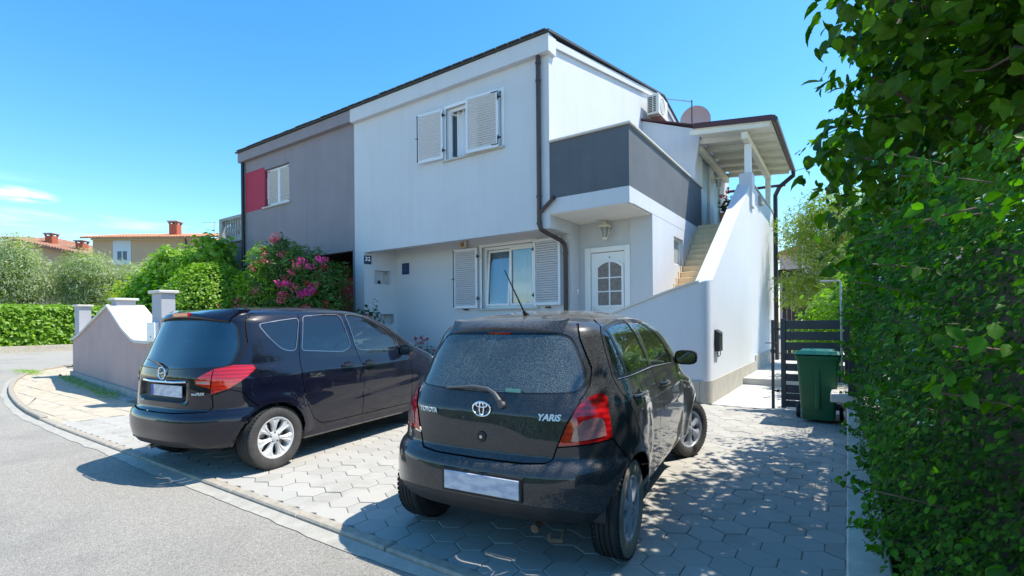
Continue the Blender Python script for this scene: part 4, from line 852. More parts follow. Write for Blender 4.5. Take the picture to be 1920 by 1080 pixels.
wf = obj('window', MB().box(1.9, 3.5, -.05, -.001, 6.9, 9.2), 'white_pvc', e); obj('pane', MB().box(2.2, 3.2, -.07, -.051, 7.1, 8.9), 'window_dark', wf)
e = empty('house', (-78.4, 12.6, -.9), 'house with brown tiled roof and two brick chimneys behind the olive trees', 'house', rz=math.radians(33))
obj('wall', MB().box(0, 14.5, 0, 9, 0, 9), 'ochre_wall', e)
mb = MB()
for i in range(48):
    a = -.8+i*.33; z = lambda x: float(np.interp(x, [-1, 2.4, 15.2], [12.2, 12.15, 9.3]))
    mb.add([(a,-.8,z(a)-.1),(a+.165,-.8,z(a)+.02),(a+.33,-.8,z(a+.33)-.1),(a,5,z(a)+.7),(a+.165,5,z(a)+.82),(a+.33,5,z(a+.33)+.7),(a,-.8,z(a)-.35),(a+.33,-.8,z(a+.33)-.35)], [(0,1,4,3),(1,2,5,4),(0,6,7,2,1)])
obj('roof', mb, mat('terracotta_old', (.30,.15,.10), .9, var=.35, vscale=1.5, bump=.5, bscale=8), e); obj('gable', MB().prism([(0,9),(14.4,9),(14.4,9.1),(2.4,11.8),(0,11.9)], .3, 'y', 0), 'ochre_wall', e)
chimney(e, 5.6, 1.2, 11.3, .95); chimney(e, 9.3, 1.0, 10.4, .95)
# ================================================================== plants
leafmat('leaf_fig', (.014,.062,.005), (.13,.26,.012), .5, .42, .3)
leafmat('leaf_hedge', (.012,.055,.003), (.09,.26,.008), .38, .5, .25)
leafmat('leaf_bright', (.11,.24,.014), (.27,.42,.035), .38, .42)
leafmat('leaf_yellow', (.17,.25,.014), (.34,.40,.03), .38, .45)
leafmat('leaf_olive', (.19,.235,.12), (.46,.50,.34), .35, .5)
leafmat('leaf_dark', (.015,.045,.010), (.04,.10,.02), .3, .4)
leafmat('leaf_oleander', (.03,.09,.015), (.10,.20,.03), .28, .45)
leafmat('petal_pink', (.62,.04,.16), (.85,.22,.34), .3, .5)
leafmat('petal_magenta', (.55,.01,.28), (.72,.05,.42), .3, .5)
leafmat('petal_red', (.45,.004,.02), (.62,.01,.04), .25, .5)
leafmat('petal_white', (.7,.7,.62), (.85,.85,.8), .2, .5)
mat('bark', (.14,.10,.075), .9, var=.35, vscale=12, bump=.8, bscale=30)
mat('bark_grey', (.22,.19,.15), .9, var=.3, vscale=10, bump=.8, bscale=25)
def plant(name, loc, label, cat, group=None): return empty(name, (0,0,0), label, cat, group)
def fol(name, parent, blobs, n, size, leaf, m, shell=.55, lump=.22, droop=.3, filt=None, sv=.3, rand=.9, kind=None):
    p, d = blobs_points(blobs, n, shell, lump); k = p[:, 2] > .03
    if filt is not None: k &= filt(p)
    p, d = p[k], d[k]; return leafcloud(name, p, d, size*(1+sv*NR.normal(size=len(p))).clip(.4, 1.8), leaf, m, parent, droop, rand=rand)
def limbs(mb, base, tips, r, seg=7, wob=.12):
    for t in tips:
        b = Vector(base); t = Vector(t); pts = [b.lerp(t, k/5)+Vector((random.uniform(-wob,wob), random.uniform(-wob,wob), random.uniform(-wob,wob)*.5))*(0 if k in (0,) else 1) for k in range(6)]
        mb.tube(pts, [r*(1-.16*k) for k in range(6)], seg)
def individual_leaves(parent, pos, nrm, size, leaf, m, droop=.3, rand=.9, name='leaf'):
    LV, LF = leaf; me = bpy.data.meshes.new('leaf'); me.from_pydata([tuple(v) for v in LV], [], LF); me.materials.append(MATS[m]); me.polygons.foreach_set('use_smooth', [True]*len(me.polygons))
    a = me.attributes.new('tone', 'FLOAT', 'POINT'); a.data.foreach_set('value', np.full(len(LV), .3, np.float32))
    m2 = me.copy(); m2.attributes['tone'].data.foreach_set('value', np.full(len(LV), .65, np.float32)); ms = [me, m2, me]
    for i in range(len(pos)):
        N = Vector(nrm[i])+Vector(NR.normal(0, rand*.5, 3)); N.z += .45; N.normalize(); D = Vector(nrm[i])+Vector(NR.normal(0, rand, 3)); D.z -= droop; D = (D-N*D.dot(N)).normalized(); T = N.cross(D)
        M = Matrix((D, T, N)).transposed().to_4x4() @ Matrix.Scale(float(size[i]), 4); M.translation = Vector(pos[i])
        o = link(name, ms[int(NR.integers(3))], None, parent); o.matrix_local = M
def rank_visible(p, n):
    d = p[:, 0]*fw.x+p[:, 1]*fw.y; l = p[:, 0]*r0.x+p[:, 1]*r0.y; z = p[:, 2]-CAM_H
    u = l/np.maximum(d, .1)*922; v = z/np.maximum(d, .1)*922
    ok = (d > .5) & (u < 980) & (u > -960) & (v < 610) & (v > -480); s = np.where(ok, 1/np.maximum(d, .1), 0)
    idx = np.argsort(-s); return idx[:n], idx[n:]
# ---- right: broad-leaved tree
tr = plant('broadleaf_tree', None, 'large dark green broadleaved tree leaning over the driveway at the right', 'tree')
tb = [(1.1,3.5,3.35,.95,1.0,1.0), (.80,3.9,2.6,.70,.8,.75), (.42,3.5,3.55,.55,.8,.72), (1.4,4.4,3.9,1.15,1.3,1.1), (.55,4.9,2.75,.62,1.0,.85), (.8,5.6,3.6,.75,1.2,.9), (.55,6.6,2.6,.60,1.0,.8), (1.1,7.2,3.3,.9,1.2,.9), (2.2,3.6,2.9,1.0,1.0,1.2), (1.9,2.7,3.9,.8,.6,.8), (.30,4.3,3.35,.36,.7,.62), (.25,3.6,2.75,.30,.6,.5), (.9,3.5,4.3,.8,.9,.55),(.18,4.6,2.15,.30,.5,.42),(.0,3.9,2.55,.24,.5,.32),(.12,3.3,3.2,.28,.5,.4),(.0,5.2,2.9,.25,.6,.35),(2.9,3.0,3.6,1.0,1.0,1.1)]
p, d = blobs_points(tb, 18500, .35, .32)
def tfilt(p): return (p[:, 2] > 1.7) & (p[:, 0] > -.30+.0*p[:, 1]) & ((p[:, 0]**2+p[:, 1]**2) > 6.0)
k = tfilt(p) & ((p[:, 0] > .42) | (NR.random(len(p)) < .62)); p, d = p[k], d[k]; sz = .077*(1+.32*NR.normal(size=len(p))).clip(.45, 1.6)
a, b = rank_visible(p, 285); individual_leaves(tr, p[a], d[a], sz[a], LEAF_HEART, 'leaf_fig', .5)
o = leafcloud('leaves', p[b], d[b], sz[b], LEAF_HEART, 'leaf_fig', tr, .5); tag(o, kind='stuff')
mb = MB(); mb.tube([(1.7,4.2,0),(1.65,4.1,1.0),(1.5,3.9,1.9),(1.35,3.8,2.6)], [.13,.11,.095,.08], 9)
limbs(mb, (1.5,3.9,1.9), [(.2,3.7,2.9),(.5,3.2,3.9),(1.1,2.4,3.6),(2.2,3.0,3.6)], .05); limbs(mb, (1.35,3.8,2.6), [(.4,4.6,3.6),(1.2,4.8,4.6),(.9,2.9,4.6),(.1,4.4,2.6),(.6,6.4,3.2),(1.1,7.2,3.6)], .045)
for _ in range(46):
    q = p[NR.integers(len(p))]; limbs(mb, (.8+.4*random.random(), 3.6+random.random(), 2.8+random.random()*.6), [tuple(q)], .016, 5, .1)
obj('branches', mb, 'bark', tr, True)
# ---- right: hedge of small glossy leaves
hg = plant('climber_hedge', None, 'dense dark hedge of small glossy leaves filling the right edge', 'hedge')
n = 80000
y = .9+NR.random(n)**1.5*8.3; 
face = .15+.26*np.clip((2.5-y)/1.3, 0, 1)+.05*np.sin(y*2.1)+.05*np.sin(y*5.7)
top = np.interp(y, [.9, 3, 6, 9.2], [1.95, 2.0, 2.25, 2.6])
z = NR.random(n)*top; dep = NR.random(n)**2.0*.75
bul = .08*np.sin(z*4.2+y*3)+.07*np.sin(z*9+y*6.3)+.05*np.sin(z*19+y*15)+.03*np.sin(z*37-y*31)
low = np.clip((.5-z)/.5, 0, 1)*.12+np.clip((y-6.3)/.6, 0, 1)*.17*(z < 1.25)
p = np.stack([face+dep+bul+low+.02*NR.normal(size=n), y, z], 1); p = p[(p[:, 0] > .06)]; k = ~((p[:,1] > 6.9) & (p[:,1] < 7.9) & (p[:,2] < 1.0) & (p[:,0] < .34)); p = p[k]
d = np.tile(np.array([-1., -.25, .35]), (len(p), 1)); sz = .0245*(1+.42*NR.normal(size=len(p))).clip(.35, 1.9)*np.clip(p[:, 1]/2.2, .62, 1)
a, b = rank_visible(p, 285); individual_leaves(hg, p[a], d[a], sz[a], LEAF_OVAL, 'leaf_hedge', .1)
o = leafcloud('leaves', p[b], d[b], sz[b], LEAF_OVAL, 'leaf_hedge', hg, .1, tonef=NR.random(len(b))**2.2*1.25); tag(o, kind='stuff')
# loose shoots sticking out over the wall
sp = []; sd = []; mb = MB()
for _ in range(120):
    y0 = 1.3+random.random()**1.4*7; z0 = .15+random.random()*1.9; f = .18+.26*max(0, min(1, (2.5-y0)/1.3)); ln = random.uniform(.12,.30); dr = Vector((-1, random.uniform(-.7,.5), random.uniform(-.1,.7))).normalized()
    b0 = Vector((f+.03, y0, z0)); pts = [b0+dr*ln*t+Vector((0,0,-.10*ln*t*t)) for t in np.linspace(0,1,5)]; mb.tube(pts, [.0025]*5, 4)
    for t in np.linspace(.3, 1, 7):
        q = b0+dr*ln*t; 
        for s in (-1, 1): sp.append(tuple(q)); sd.append((dr.x*.6+s*-dr.y, dr.y*.6+s*dr.x, .2))
leafcloud('shoot_leaves', np.array(sp), np.array(sd), .038*(1+.2*NR.normal(size=len(sp))).clip(.5,1.5), LEAF_OVAL, 'leaf_bright' if False else 'leaf_hedge', hg, .0, rand=.35); 
for _ in range(90):
    y0 = 2.0+random.random()*6; z0 = .2+random.random()*1.8; b0 = Vector((.20+random.random()*.1, y0, z0)); d0 = Vector((random.uniform(-.6,.2), random.uniform(-1,1), random.uniform(-.6,1))).normalized()
    mb.tube([b0+d0*.22*t+Vector((.02*math.sin(t*5), .02*math.cos(t*4), -.05*t*t)) for t in (0,.25,.5,.75,1)], [.0035,.003,.003,.0025,.002], 5)
tag(obj('twigs', mb, 'bark', hg), kind='stuff')
fp = p[NR.integers(len(p), size=70)]; fp = fp[fp[:, 2] > 1.0]; fp[:, 0] = .12+.26*np.clip((2.5-fp[:, 1])/1.3, 0, 1)
q = np.repeat(fp, 5, 0)+NR.normal(0, .012, (len(fp)*5, 3)); leafcloud('blossoms', q, np.tile([-1., -.3, .3], (len(q), 1)), np.full(len(q), .016), LEAF_SIMPLE, 'petal_white', hg)
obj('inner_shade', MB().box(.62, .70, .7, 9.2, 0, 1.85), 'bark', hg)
# ---- behind the gate: olive-like tree and greenery
t2 = plant('garden_tree', None, 'airy small-leaved tree seen between the stair wall and the big tree', 'tree')
fol('crown', t2, [(-.8,17,4.0,1.0,1.1,.9), (-.3,16.5,3.0,.9,1.0,.8), (-1.0,17,2.4,.8,.9,.6), (.3,16.8,4.3,1.0,1.0,.9), (-.6,16.4,4.7,.6,.6,.5)], 12000, .13, LEAF_NARROW, 'leaf_yellow', .3, .3)
fol('crown', t2, [(-.8,17,4.0,1.0,1.1,.9), (-.3,16.5,3.0,.9,1.0,.8), (-1.0,17,2.4,.8,.9,.6), (.3,16.8,4.3,1.0,1.0,.9)], 8000, .12, LEAF_NARROW, 'leaf_olive', .3, .3)
mb = MB(); mb.tube([(-.4,17,0),(-.5,17,.9),(-.7,16.9,1.7)], [.09,.08,.07], 8); limbs(mb, (-.6,17,1.4), [(-1.3,17,3.0),(-.2,16.7,3.4),(.4,16.8,4.3),(-.8,17,4.4)], .04); limbs(mb, (-.5,17,.9), [(.2,16.8,2.4),(-1.1,16.9,2.3)], .035); obj('trunk', mb, 'bark', t2, True)
b2 = plant('garden_bush', None, 'bright green bush growing behind the slatted gate', 'bush')
fol('foliage', b2, [(-.35,12.6,1.35,.55,.6,.7), (.2,11.6,1.7,.6,.7,.9), (-.75,13.5,.9,.35,.5,.55), (.5,13,1.6,.7,.8,1.1)], 7000, .10, LEAF_OVAL, 'leaf_bright', .4, .3)
b3 = plant('garden_bush', None, 'dark leafy bush between the slatted gate and the hedge', 'bush')
fol('foliage', b3, [(.35,10.3,1.5,.5,.8,1.2), (.5,9.6,2.2,.5,.7,.9)], 6000, .075, LEAF_OVAL, 'leaf_hedge', .4, .3)
# ---- left: oleander and neighbours
ol = plant('oleander', None, 'tall oleander with pink flowers in front of the mauve house', 'bush')
ob = [(-12.5,7.35,1.7,1.1,.8,1.0), (-11.2,7.4,1.9,1.1,.8,1.05), (-12.2,7.3,2.8,.75,.6,.7), (-12.3,7.3,3.35,.40,.4,.40), (-10.75,7.4,2.6,.62,.6,.5), (-10.6,7.4,1.5,.55,.6,.9), (-13.3,7.2,1.5,.7,.7,.8), (-11.3,7.3,3.0,.6,.5,.4)]
fol('foliage', ol, ob, 17000, .15, LEAF_NARROW, 'leaf_oleander', .45, .22, -.3, sv=.25)
fol('foliage', ol, [(-12.7,6.9,2.2,.8,.4,1.0),(-12.6,7.0,3.1,.5,.4,.5)], 2200, .14, LEAF_NARROW, 'leaf_bright', .6, .2, -.3)
mb = MB(); limbs(mb, (-11.8,7.5,0), [(-12.6,7.4,2.2),(-11.9,7.4,3.1),(-11,7.4,2.6),(-10.4,7.4,2.2),(-13.1,7.3,1.7)], .035); obj('stems', mb, 'bark_grey', ol, True)
def flowers(parent, centres, m, r, n, size):
    P = []; D = []
    for c in centres:
        dd = NR.normal(size=(n, 3)); dd /= np.linalg.norm(dd, axis=1)[:, None]; P.append(np.array(c)+dd*np.array([r, r, r*.7])*(.4+.6*NR.random((n, 1)))); D.append(dd)
    return tag(leafcloud('flowers', np.concatenate(P), np.concatenate(D), size*(1+.2*NR.normal(size=n*len(centres))).clip(.5,1.6), LEAF_OVAL, m, parent, .0), kind='stuff')
def onblob(blobs, n, back=.95):
    p, d = blobs_points(blobs, n*14, .95, .2); t = -d[:, 1]*.7+d[:, 0]*.5+d[:, 2]*.3; i = np.argsort(-t)[:n*3]; i = NR.choice(i, n, replace=False); return p[i]
flowers(ol, onblob(ob[:4]+ob[6:7], 46), 'petal_pink', .15, 46, .052); flowers(ol, [(-10.55,6.75,2.95),(-10.3,6.8,2.8),(-10.0,6.85,2.95),(-9.85,6.85,2.9),(-10.45,6.65,2.15),(-10.25,6.7,2.2),(-10.1,6.7,2.25),(-11.3,6.65,2.45),(-11.0,6.65,2.4),(-10.9,6.6,1.8)], 'petal_magenta', .13, 42, .05)
flowers(ol, onblob(ob, 16), 'petal_red', .09, 12, .05)
rb = plant('red_bush', None, 'small dark bush with deep red flowers beside the white pier', 'bush')
rbb = [(-9.4,7.7,1.35,.45,.4,.5), (-9.9,7.6,1.15,.5,.45,.5)]
fol('foliage', rb, rbb, 2600, .07, LEAF_OVAL, 'leaf_dark', .4, .3); flowers(rb, onblob(rbb, 14), 'petal_red', .07, 16, .04)
sb = plant('mixed_shrub', None, 'low green shrub with reddish tips left of the oleander', 'bush')
fol('foliage', sb, [(-14.3,6.6,1.7,.5,.4,.6), (-13.7,6.7,1.6,.35,.4,.45)], 2600, .075, LEAF_OVAL, 'leaf_bright', .45, .3); fol('tips', sb, [(-14.1,6.4,1.55,.4,.3,.4)], 500, .06, LEAF_OVAL, mat('leaf_tip', (.33,.16,.03), .6), .6, .3)
ball = plant('round_bush', None, 'clipped ball-shaped bright green bush behind the garden wall', 'bush')
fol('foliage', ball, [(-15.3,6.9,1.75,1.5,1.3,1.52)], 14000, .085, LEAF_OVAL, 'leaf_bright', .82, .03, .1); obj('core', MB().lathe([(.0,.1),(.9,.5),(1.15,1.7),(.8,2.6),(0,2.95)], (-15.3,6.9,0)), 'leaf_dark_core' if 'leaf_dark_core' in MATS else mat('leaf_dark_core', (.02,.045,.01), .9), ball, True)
lt = plant('lime_shrub', None, 'tall bright lime green shrub below the stone balustrade', 'bush')
lb = [(-17.2,7.6,2.9,.9,.8,.9), (-16.9,7.7,3.7,.65,.6,.62), (-18.6,7.8,3.2,1.1,.8,.8), (-19.3,7.6,3.65,.8,.7,.5), (-16.6,7.7,2.4,.7,.6,.9), (-20.4,7.6,2.9,1.2,.9,.8)]
fol('foliage', lt, lb, 15000, .14, LEAF_OVAL, 'leaf_bright', .45, .28, .4); mb = MB(); limbs(mb, (-18,7.8,0), [(-17,7.7,3.8),(-18.6,7.8,3.3),(-20,7.7,3),(-19.2,7.6,3.9)], .06); obj('stems', mb, 'bark', lt, True)
ys = plant('yellow_shrub', None, 'yellow green shrub between the olive trees and the pointed wall', 'bush')
fol('foliage', ys, [(-21.5,7.3,2.0,1.1,.9,1.1), (-22.8,7.6,1.6,1.2,1,1.4), (-20.0,7.0,1.5,1.1,.9,1.0)], 9000, .13, LEAF_OVAL, 'leaf_yellow', .5, .3)
db = plant('dark_bush', None, 'darker leafy bush behind the pillar on the wall peak', 'bush')
fol('foliage', db, [(-17.6,6.6,1.6,1.2,.8,1.3), (-16.9,6.3,1.2,.8,.6,.9), (-19,6.8,1.9,1.0,.8,1.1)], 9000, .14, LEAF_OVAL, 'leaf_hedge', .5, .3)
ch = plant('clipped_hedge', None, 'low bright green clipped hedge along the far side of the road', 'hedge')
n = 26000; t = NR.random(n); u = NR.random(n); 
# hedge runs from (-46,5.2) to (-36,10.6)
ax = np.array([-.06, 1.]); ax /= np.linalg.norm(ax); nx = np.array([ax[1], -ax[0]])
s = NR.random(n)*22-9; h = NR.random(n)*2.45+.15; topm = NR.random(n) < .3; off = np.where(topm, -NR.random(n)*1.6, .12*NR.normal(size=n)); h = np.where(topm, 2.5+.10*NR.normal(size=n), h)
P = np.stack([-39.0+ax[0]*s+nx[0]*off, 8.6+ax[1]*s+nx[1]*off, h], 1); Dn = np.where(topm[:, None], np.array([[0,0,1.]]), np.array([[nx[0], nx[1], .3]]))
leafcloud('foliage', P, Dn, .19*(1+.25*NR.normal(size=n)).clip(.5,1.5), LEAF_OVAL, 'leaf_bright', ch)
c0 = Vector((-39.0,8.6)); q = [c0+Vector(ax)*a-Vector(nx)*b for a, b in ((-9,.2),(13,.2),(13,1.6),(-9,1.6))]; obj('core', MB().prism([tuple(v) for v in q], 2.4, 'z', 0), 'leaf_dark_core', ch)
kb = empty('roadside_kerb'); tag(kb, kind='structure'); q = [c0+Vector(ax)*a+Vector(nx)*b for a, b in ((-11,.1),(15,.1),(15,.7),(-11,.7))]; obj('low_kerb', MB().prism([tuple(v) for v in q], .38, 'z', -.05), 'stone_beige', kb)
for i in range(4):
    c = [(-43.5,8.6,4.4), (-43.0,11.4,4.3), (-42.0,14.2,3.7), (-43.8,5.9,4.5)][i]; r = [2.9,2.8,2.5,3.0][i]
    ot = plant('olive_tree', None, ['silvery olive tree second from the left edge', 'silvery olive tree in the middle of the row', 'silvery olive tree nearest the ochre house', 'silvery olive tree at the far left edge of the photo'][i], 'tree', 'olive trees above the clipped hedge')
    bl = [(c[0]+random.uniform(-1.4,1.4), c[1]+random.uniform(-1,1), c[2]+random.uniform(-.9,1.3), r*random.uniform(.45,.7), r*random.uniform(.4,.6), r*random.uniform(.4,.62)) for _ in range(9)]
    fol('crown', ot, bl, 12500, .24, LEAF_NARROW, 'leaf_olive', .3, .3, sv=.3); fol('crown', ot, bl, 2600, .17, LEAF_NARROW, 'leaf_yellow', .5, .3)
    mb = MB(); mb.tube([(c[0],c[1],0),(c[0]+.1,c[1],1.2),(c[0],c[1],2.4)], [.22,.18,.14], 8); limbs(mb, (c[0],c[1],2), [(b[0],b[1],b[2]) for b in bl[:6]], .09, 6, .2); obj('trunk', mb, 'bark_grey', ot, True)
# geraniums by the front wall, weeds on the sidewalk
for i, (x, y0, lab) in enumerate([(-8.75, 8.75, 'leftmost thin-stemmed geranium clump under the lower front wall'), (-7.7, 8.6, 'bushy red geranium beside the nose of the people carrier')]):
    g = plant('geranium', None, lab, 'flower'); nst = 7; mb = MB(); cs = []
    fol('foliage', g, [(x,y0,.55,.5,.25,.35)], 900, .06, LEAF_OVAL, 'leaf_dark', .3, .2)
    for k in range(nst): q = (x+random.uniform(-.45,.45), y0+random.uniform(-.2,.2), random.uniform(.95,1.12)-.15*i); cs.append(q); mb.tube([(q[0],q[1],.3),q], .005, 4)
    obj('stems', mb, 'leaf_dark_core', g); flowers(g, cs, 'petal_red', .045, 22, .035)
g = plant('geranium', None, 'red geranium standing at the top of the outside stair', 'flower'); gl = [(-2.75, 14.6, 4.75)]
fol('foliage', g, [(-2.75,14.6,4.62,.22,.22,.22)], 260, .07, LEAF_OVAL, 'leaf_dark', .3, .2); flowers(g, [(-2.85,14.5,4.9),(-2.68,14.5,4.98),(-2.75,14.55,4.85),(-2.6,14.6,4.85)], 'petal_red', .07, 26, .05)
obj('pot', MB().lathe([(0,3.93),(.13,3.93),(.18,4.42),(.15,4.42),(.14,4.36),(0,4.36)], (-2.75,14.6,0)), 'terracotta', g, True)
wd = plant('weeds', None, None, None); n = 1300; s = NR.random(n); P = np.stack([-18.3+6.4*s, 4.35-.72*s+.10*NR.normal(size=n), .01+.05*NR.random(n)], 1)
P2 = np.stack([-21+1.3*NR.normal(size=500)*.5, 4.15+.12*NR.normal(size=500), .02+.06*NR.random(500)], 1); P = np.concatenate([P, P2])
o = leafcloud('weeds', P, np.tile([0,0,1.], (len(P), 1)), np.full(len(P), .07), LEAF_NARROW, 'leaf_bright'); bpy.data.objects.remove(wd); tag(o, kind='stuff')
# ---- across the street, behind the photographer: what the glass and paint mirror
hs = plant('street_hedge', None, 'tall green hedge across the street facing the house', 'hedge')
n = 16000; P = np.stack([NR.random(n)*44-30, -17+.3*NR.normal(size=n), NR.random(n)**.8*2.6], 1); P[:, 2] += .4*np.sin(P[:, 0]*1.3)*P[:, 2]/3
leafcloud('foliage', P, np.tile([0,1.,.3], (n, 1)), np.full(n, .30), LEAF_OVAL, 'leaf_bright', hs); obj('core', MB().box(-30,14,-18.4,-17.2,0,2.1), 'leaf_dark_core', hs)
# ================================================================== cars
mat('tyre', (.028,.027,.026), .8, var=.25, vscale=14, bump=.3, bscale=80); mat('tyre_wall', (.055,.052,.05), .75, var=.3, vscale=9, bump=.2, bscale=60)
mat('letter_silver', (.62,.64,.66), .35, metal=.4); mat('tyre_dusty_sunlit', (.27,.235,.185), .85, var=.3, vscale=9, bump=.2, bscale=60)  # rear sidewall: dust tan, with missing sunlight painted in as a lighter colour
mat('alloy', (.66,.66,.66), .38, metal=.25, var=.06, vscale=9); mat('hubcap', (.46,.49,.54), .36, metal=.3, var=.12, vscale=9)
mat('mirror_face', (.16,.18,.20), .06, metal=1); mat('chrome', (.85,.85,.86), .08, metal=1); mat('chrome_soft', (.5,.5,.53), .25, metal=1); mat('trim_chrome', (.28,.28,.30), .3, metal=1); mat('car_black', (.012,.012,.013), .55); mat('car_gap', (.004,.004,.004), .9); mat('seal', (.012,.012,.013), .35)
mat('plastic_dark', (.022,.022,.024), .6, var=.3, vscale=12, bump=.2, bscale=90); mat('seat_cloth', (.06,.062,.07), .95, var=.2, vscale=20); mat('seat_pale', (.22,.25,.25), .9)
mat('lamp_dark_red', (.30,.006,.010), .12, coat=.8); mat('lamp_smoke', (.34,.16,.15), .15, coat=1, var=.35, vscale=9, bump=.5, bscale=30)
mat('exhaust', (.35,.34,.33), .35, metal=1); mat('rust', (.16,.10,.06), .9, var=.4, vscale=20)
def lampmat(name, c, em=0):
    m, t, b, o = newmat(name); N = t.nodes; L = t.links
    b.inputs['Base Color'].default_value = (*c, 1); b.inputs['Roughness'].default_value = .08; b.inputs['Coat Weight'].default_value = 1; b.inputs['Coat Roughness'].default_value = .01
    tcn = N.new('ShaderNodeTexCoord'); wv = N.new('ShaderNodeTexWave'); wv.inputs['Scale'].default_value = 9; wv.inputs['Distortion'].default_value = .3; wv.bands_direction = 'Z'
    L.new(tcn.outputs['Object'], wv.inputs['Vector']); mx = N.new('ShaderNodeMix'); mx.data_type = 'RGBA'; mx.inputs['A'].default_value = (*[x*.7 for x in c], 1); mx.inputs['B'].default_value = (*[min(1, x*1.25) for x in c], 1)
    L.new(wv.outputs['Fac'], mx.inputs['Factor']); L.new(mx.outputs['Result'], b.inputs['Base Color'])
    b.inputs['Subsurface Weight'].default_value = 0; MATS[name] = m
lampmat('lamp_red', (.52,.006,.010)); lampmat('lamp_clear', (.62,.34,.32))
paintmat('paint_grey', (.020,.022,.027), dust=.62, rough=.30, metal=.2)
paintmat('paint_blue', (.003,.004,.014), dust=.05, rough=.3, metal=.0)
glassmat('glass_dusty', (.32,.44,.44), .06, dirt=.62, dirt_col=(.27,.33,.34), dscale=210); glassmat('glass_side', (.52,.80,.76), .045, dirt=.05, dscale=60); glassmat('glass_privacy', (.04,.06,.09), .13); glassmat('glass_privacy2', (.10,.32,.33), .055)
def platemat():
    m, t, b, o = newmat('plate_white'); N = t.nodes; L = t.links; tcn = N.new('ShaderNodeTexCoord'); mp = N.new('ShaderNodeMapping'); mp.inputs['Scale'].default_value = (1, 9, 22); mp.inputs['Rotation'].default_value = (.5, 0, 0)
    nz = N.new('ShaderNodeTexNoise'); nz.inputs['Scale'].default_value = 1.4; nz.inputs['Detail'].default_value = 3; L.new(tcn.outputs['Object'], mp.inputs[0]); L.new(mp.outputs[0], nz.inputs['Vector'])
    rp = N.new('ShaderNodeValToRGB'); e = rp.color_ramp.elements; e[0].position = .35; e[0].color = (.42,.44,.56,1); e[1].position = .6; e[1].color = (.66,.66,.70,1); L.new(nz.outputs['Fac'], rp.inputs[0]); L.new(rp.outputs[0], b.inputs['Base Color']); b.inputs['Roughness'].default_value = .4; MATS['plate_white'] = m
platemat(); mat('plate_blue', (.03,.08,.42), .4)
class Shell:
    """car body as stacked plan outlines: rear/front profile, half width, corner roundness, all as functions of height"""
    def __init__(s, XRr, XF, W, RA, RN, FA, FN, zmax, xpeak, arches, disp=None, taper=None):
        s.taper = taper
        s.t = {k: np.array(v, float) for k, v in dict(r=XRr, f=XF, w=W, ra=RA, rn=RN, fa=FA, fn=FN).items()}; s.zmax = zmax; s.arches = arches; s.disp = disp
    def g(s, k, z): T = s.t[k]; return np.interp(z, T[:, 0], T[:, 1])
    def pos(s, t, z):
        t = np.asarray(t, float); z = np.asarray(z, float); xr, xf, w_ = s.g('r', z), s.g('f', z), s.g('w', z); ra, rn, fa, fn = s.g('ra', z), s.g('rn', z), s.g('fa', z), s.g('fn', z)
        L = xf-xr; tot = ra+fa; sc = np.where(tot > L*.96, L*.96/np.maximum(tot, 1e-6), 1); ra, fa = ra*sc, fa*sc
        x = np.zeros(np.broadcast(t, z).shape); y = np.zeros_like(x); t, z2 = np.broadcast_arrays(t, z); w_, ra, rn, fa, fn, xr, xf = [np.broadcast_to(q, x.shape) for q in (w_, ra, rn, fa, fn, xr, xf)]
        # rear quadrant t 0..3
        ph = np.clip(t/.3, 0, 1)*PI/2; A, Bq = np.cos(ph), np.sin(ph); asp = w_/np.maximum(ra, 1e-6)
        # even-ish spacing by blending angle
        c = np.maximum(A, 1e-9)*1.0; d = np.maximum(Bq, 1e-9); r_ = 1/((c**rn+d**rn)**(1/rn)); xa = xr+ra-ra*c*r_; ya = w_*d*r_
        m1 = t <= .3
        ts = np.clip((t-.3)/.4, 0, 1); xs = xr+ra+(xf-fa-xr-ra)*ts; m2 = (t > .3) & (t < .7)
        ph = np.clip((t-.7)/.3, 0, 1)*PI/2; A, Bq = np.maximum(np.cos(ph), 1e-9), np.maximum(np.sin(ph), 1e-9); r_ = 1/((A**fn+Bq**fn)**(1/fn)); xb = xf-fa+fa*Bq*r_; yb = w_*A*r_
        x = np.where(m1, xa, np.where(m2, xs, xb)); y = np.where(m1, ya, np.where(m2, w_, yb))
        if s.taper:
            a, b, lo, hi, zl, zh = s.taper; k = np.clip((x-a)/(b-a), 0, 1); k = k*k*(3-2*k); q = np.clip((z2-zl)/(zh-zl), 0, 1); y = y*(1+k*(lo+(hi-lo)*q))
        return x, y
    def t_side(s, x, z):
        tt = np.linspace(.12, .95, 500); X, Yy = s.pos(tt, np.full_like(tt, z)); return float(np.interp(x, X, tt))
    def t_rear(s, y, z):
        tt = np.linspace(0, .3, 400); X, Yy = s.pos(tt, np.full_like(tt, z)); return float(np.interp(y, Yy, tt))
SC = 4.0   # parameter scale: t*SC so that cells are roughly square
def inpoly(x, y, P):
    c = False; n = len(P); j = n-1
    for i in range(n):
        if ((P[i][1] > y) != (P[j][1] > y)) and (x < (P[j][0]-P[i][0])*(y-P[i][1])/(P[j][1]-P[i][1]+1e-12)+P[i][0]): c = not c
        j = i
    return c
def smoothpoly(P, r=.25, n=3):
    """round the corners of a closed polygon"""
    o = []; N = len(P)
    for i in range(N):
        p = Vector(P[i]); a = Vector(P[i-1]); b = Vector(P[(i+1)%N]); rr = r if not isinstance(r, dict) else r.get(i, .25); la = min(rr, .5*(a-p).length); lb = min(rr, .5*(b-p).length)
        pa = p+(a-p).normalized()*la; pb = p+(b-p).normalized()*lb
        for k in range(n+1): t = k/n; q = pa*(1-t)**2+p*2*t*(1-t)+pb*t*t; o.append((q.x, q.y))
    return o
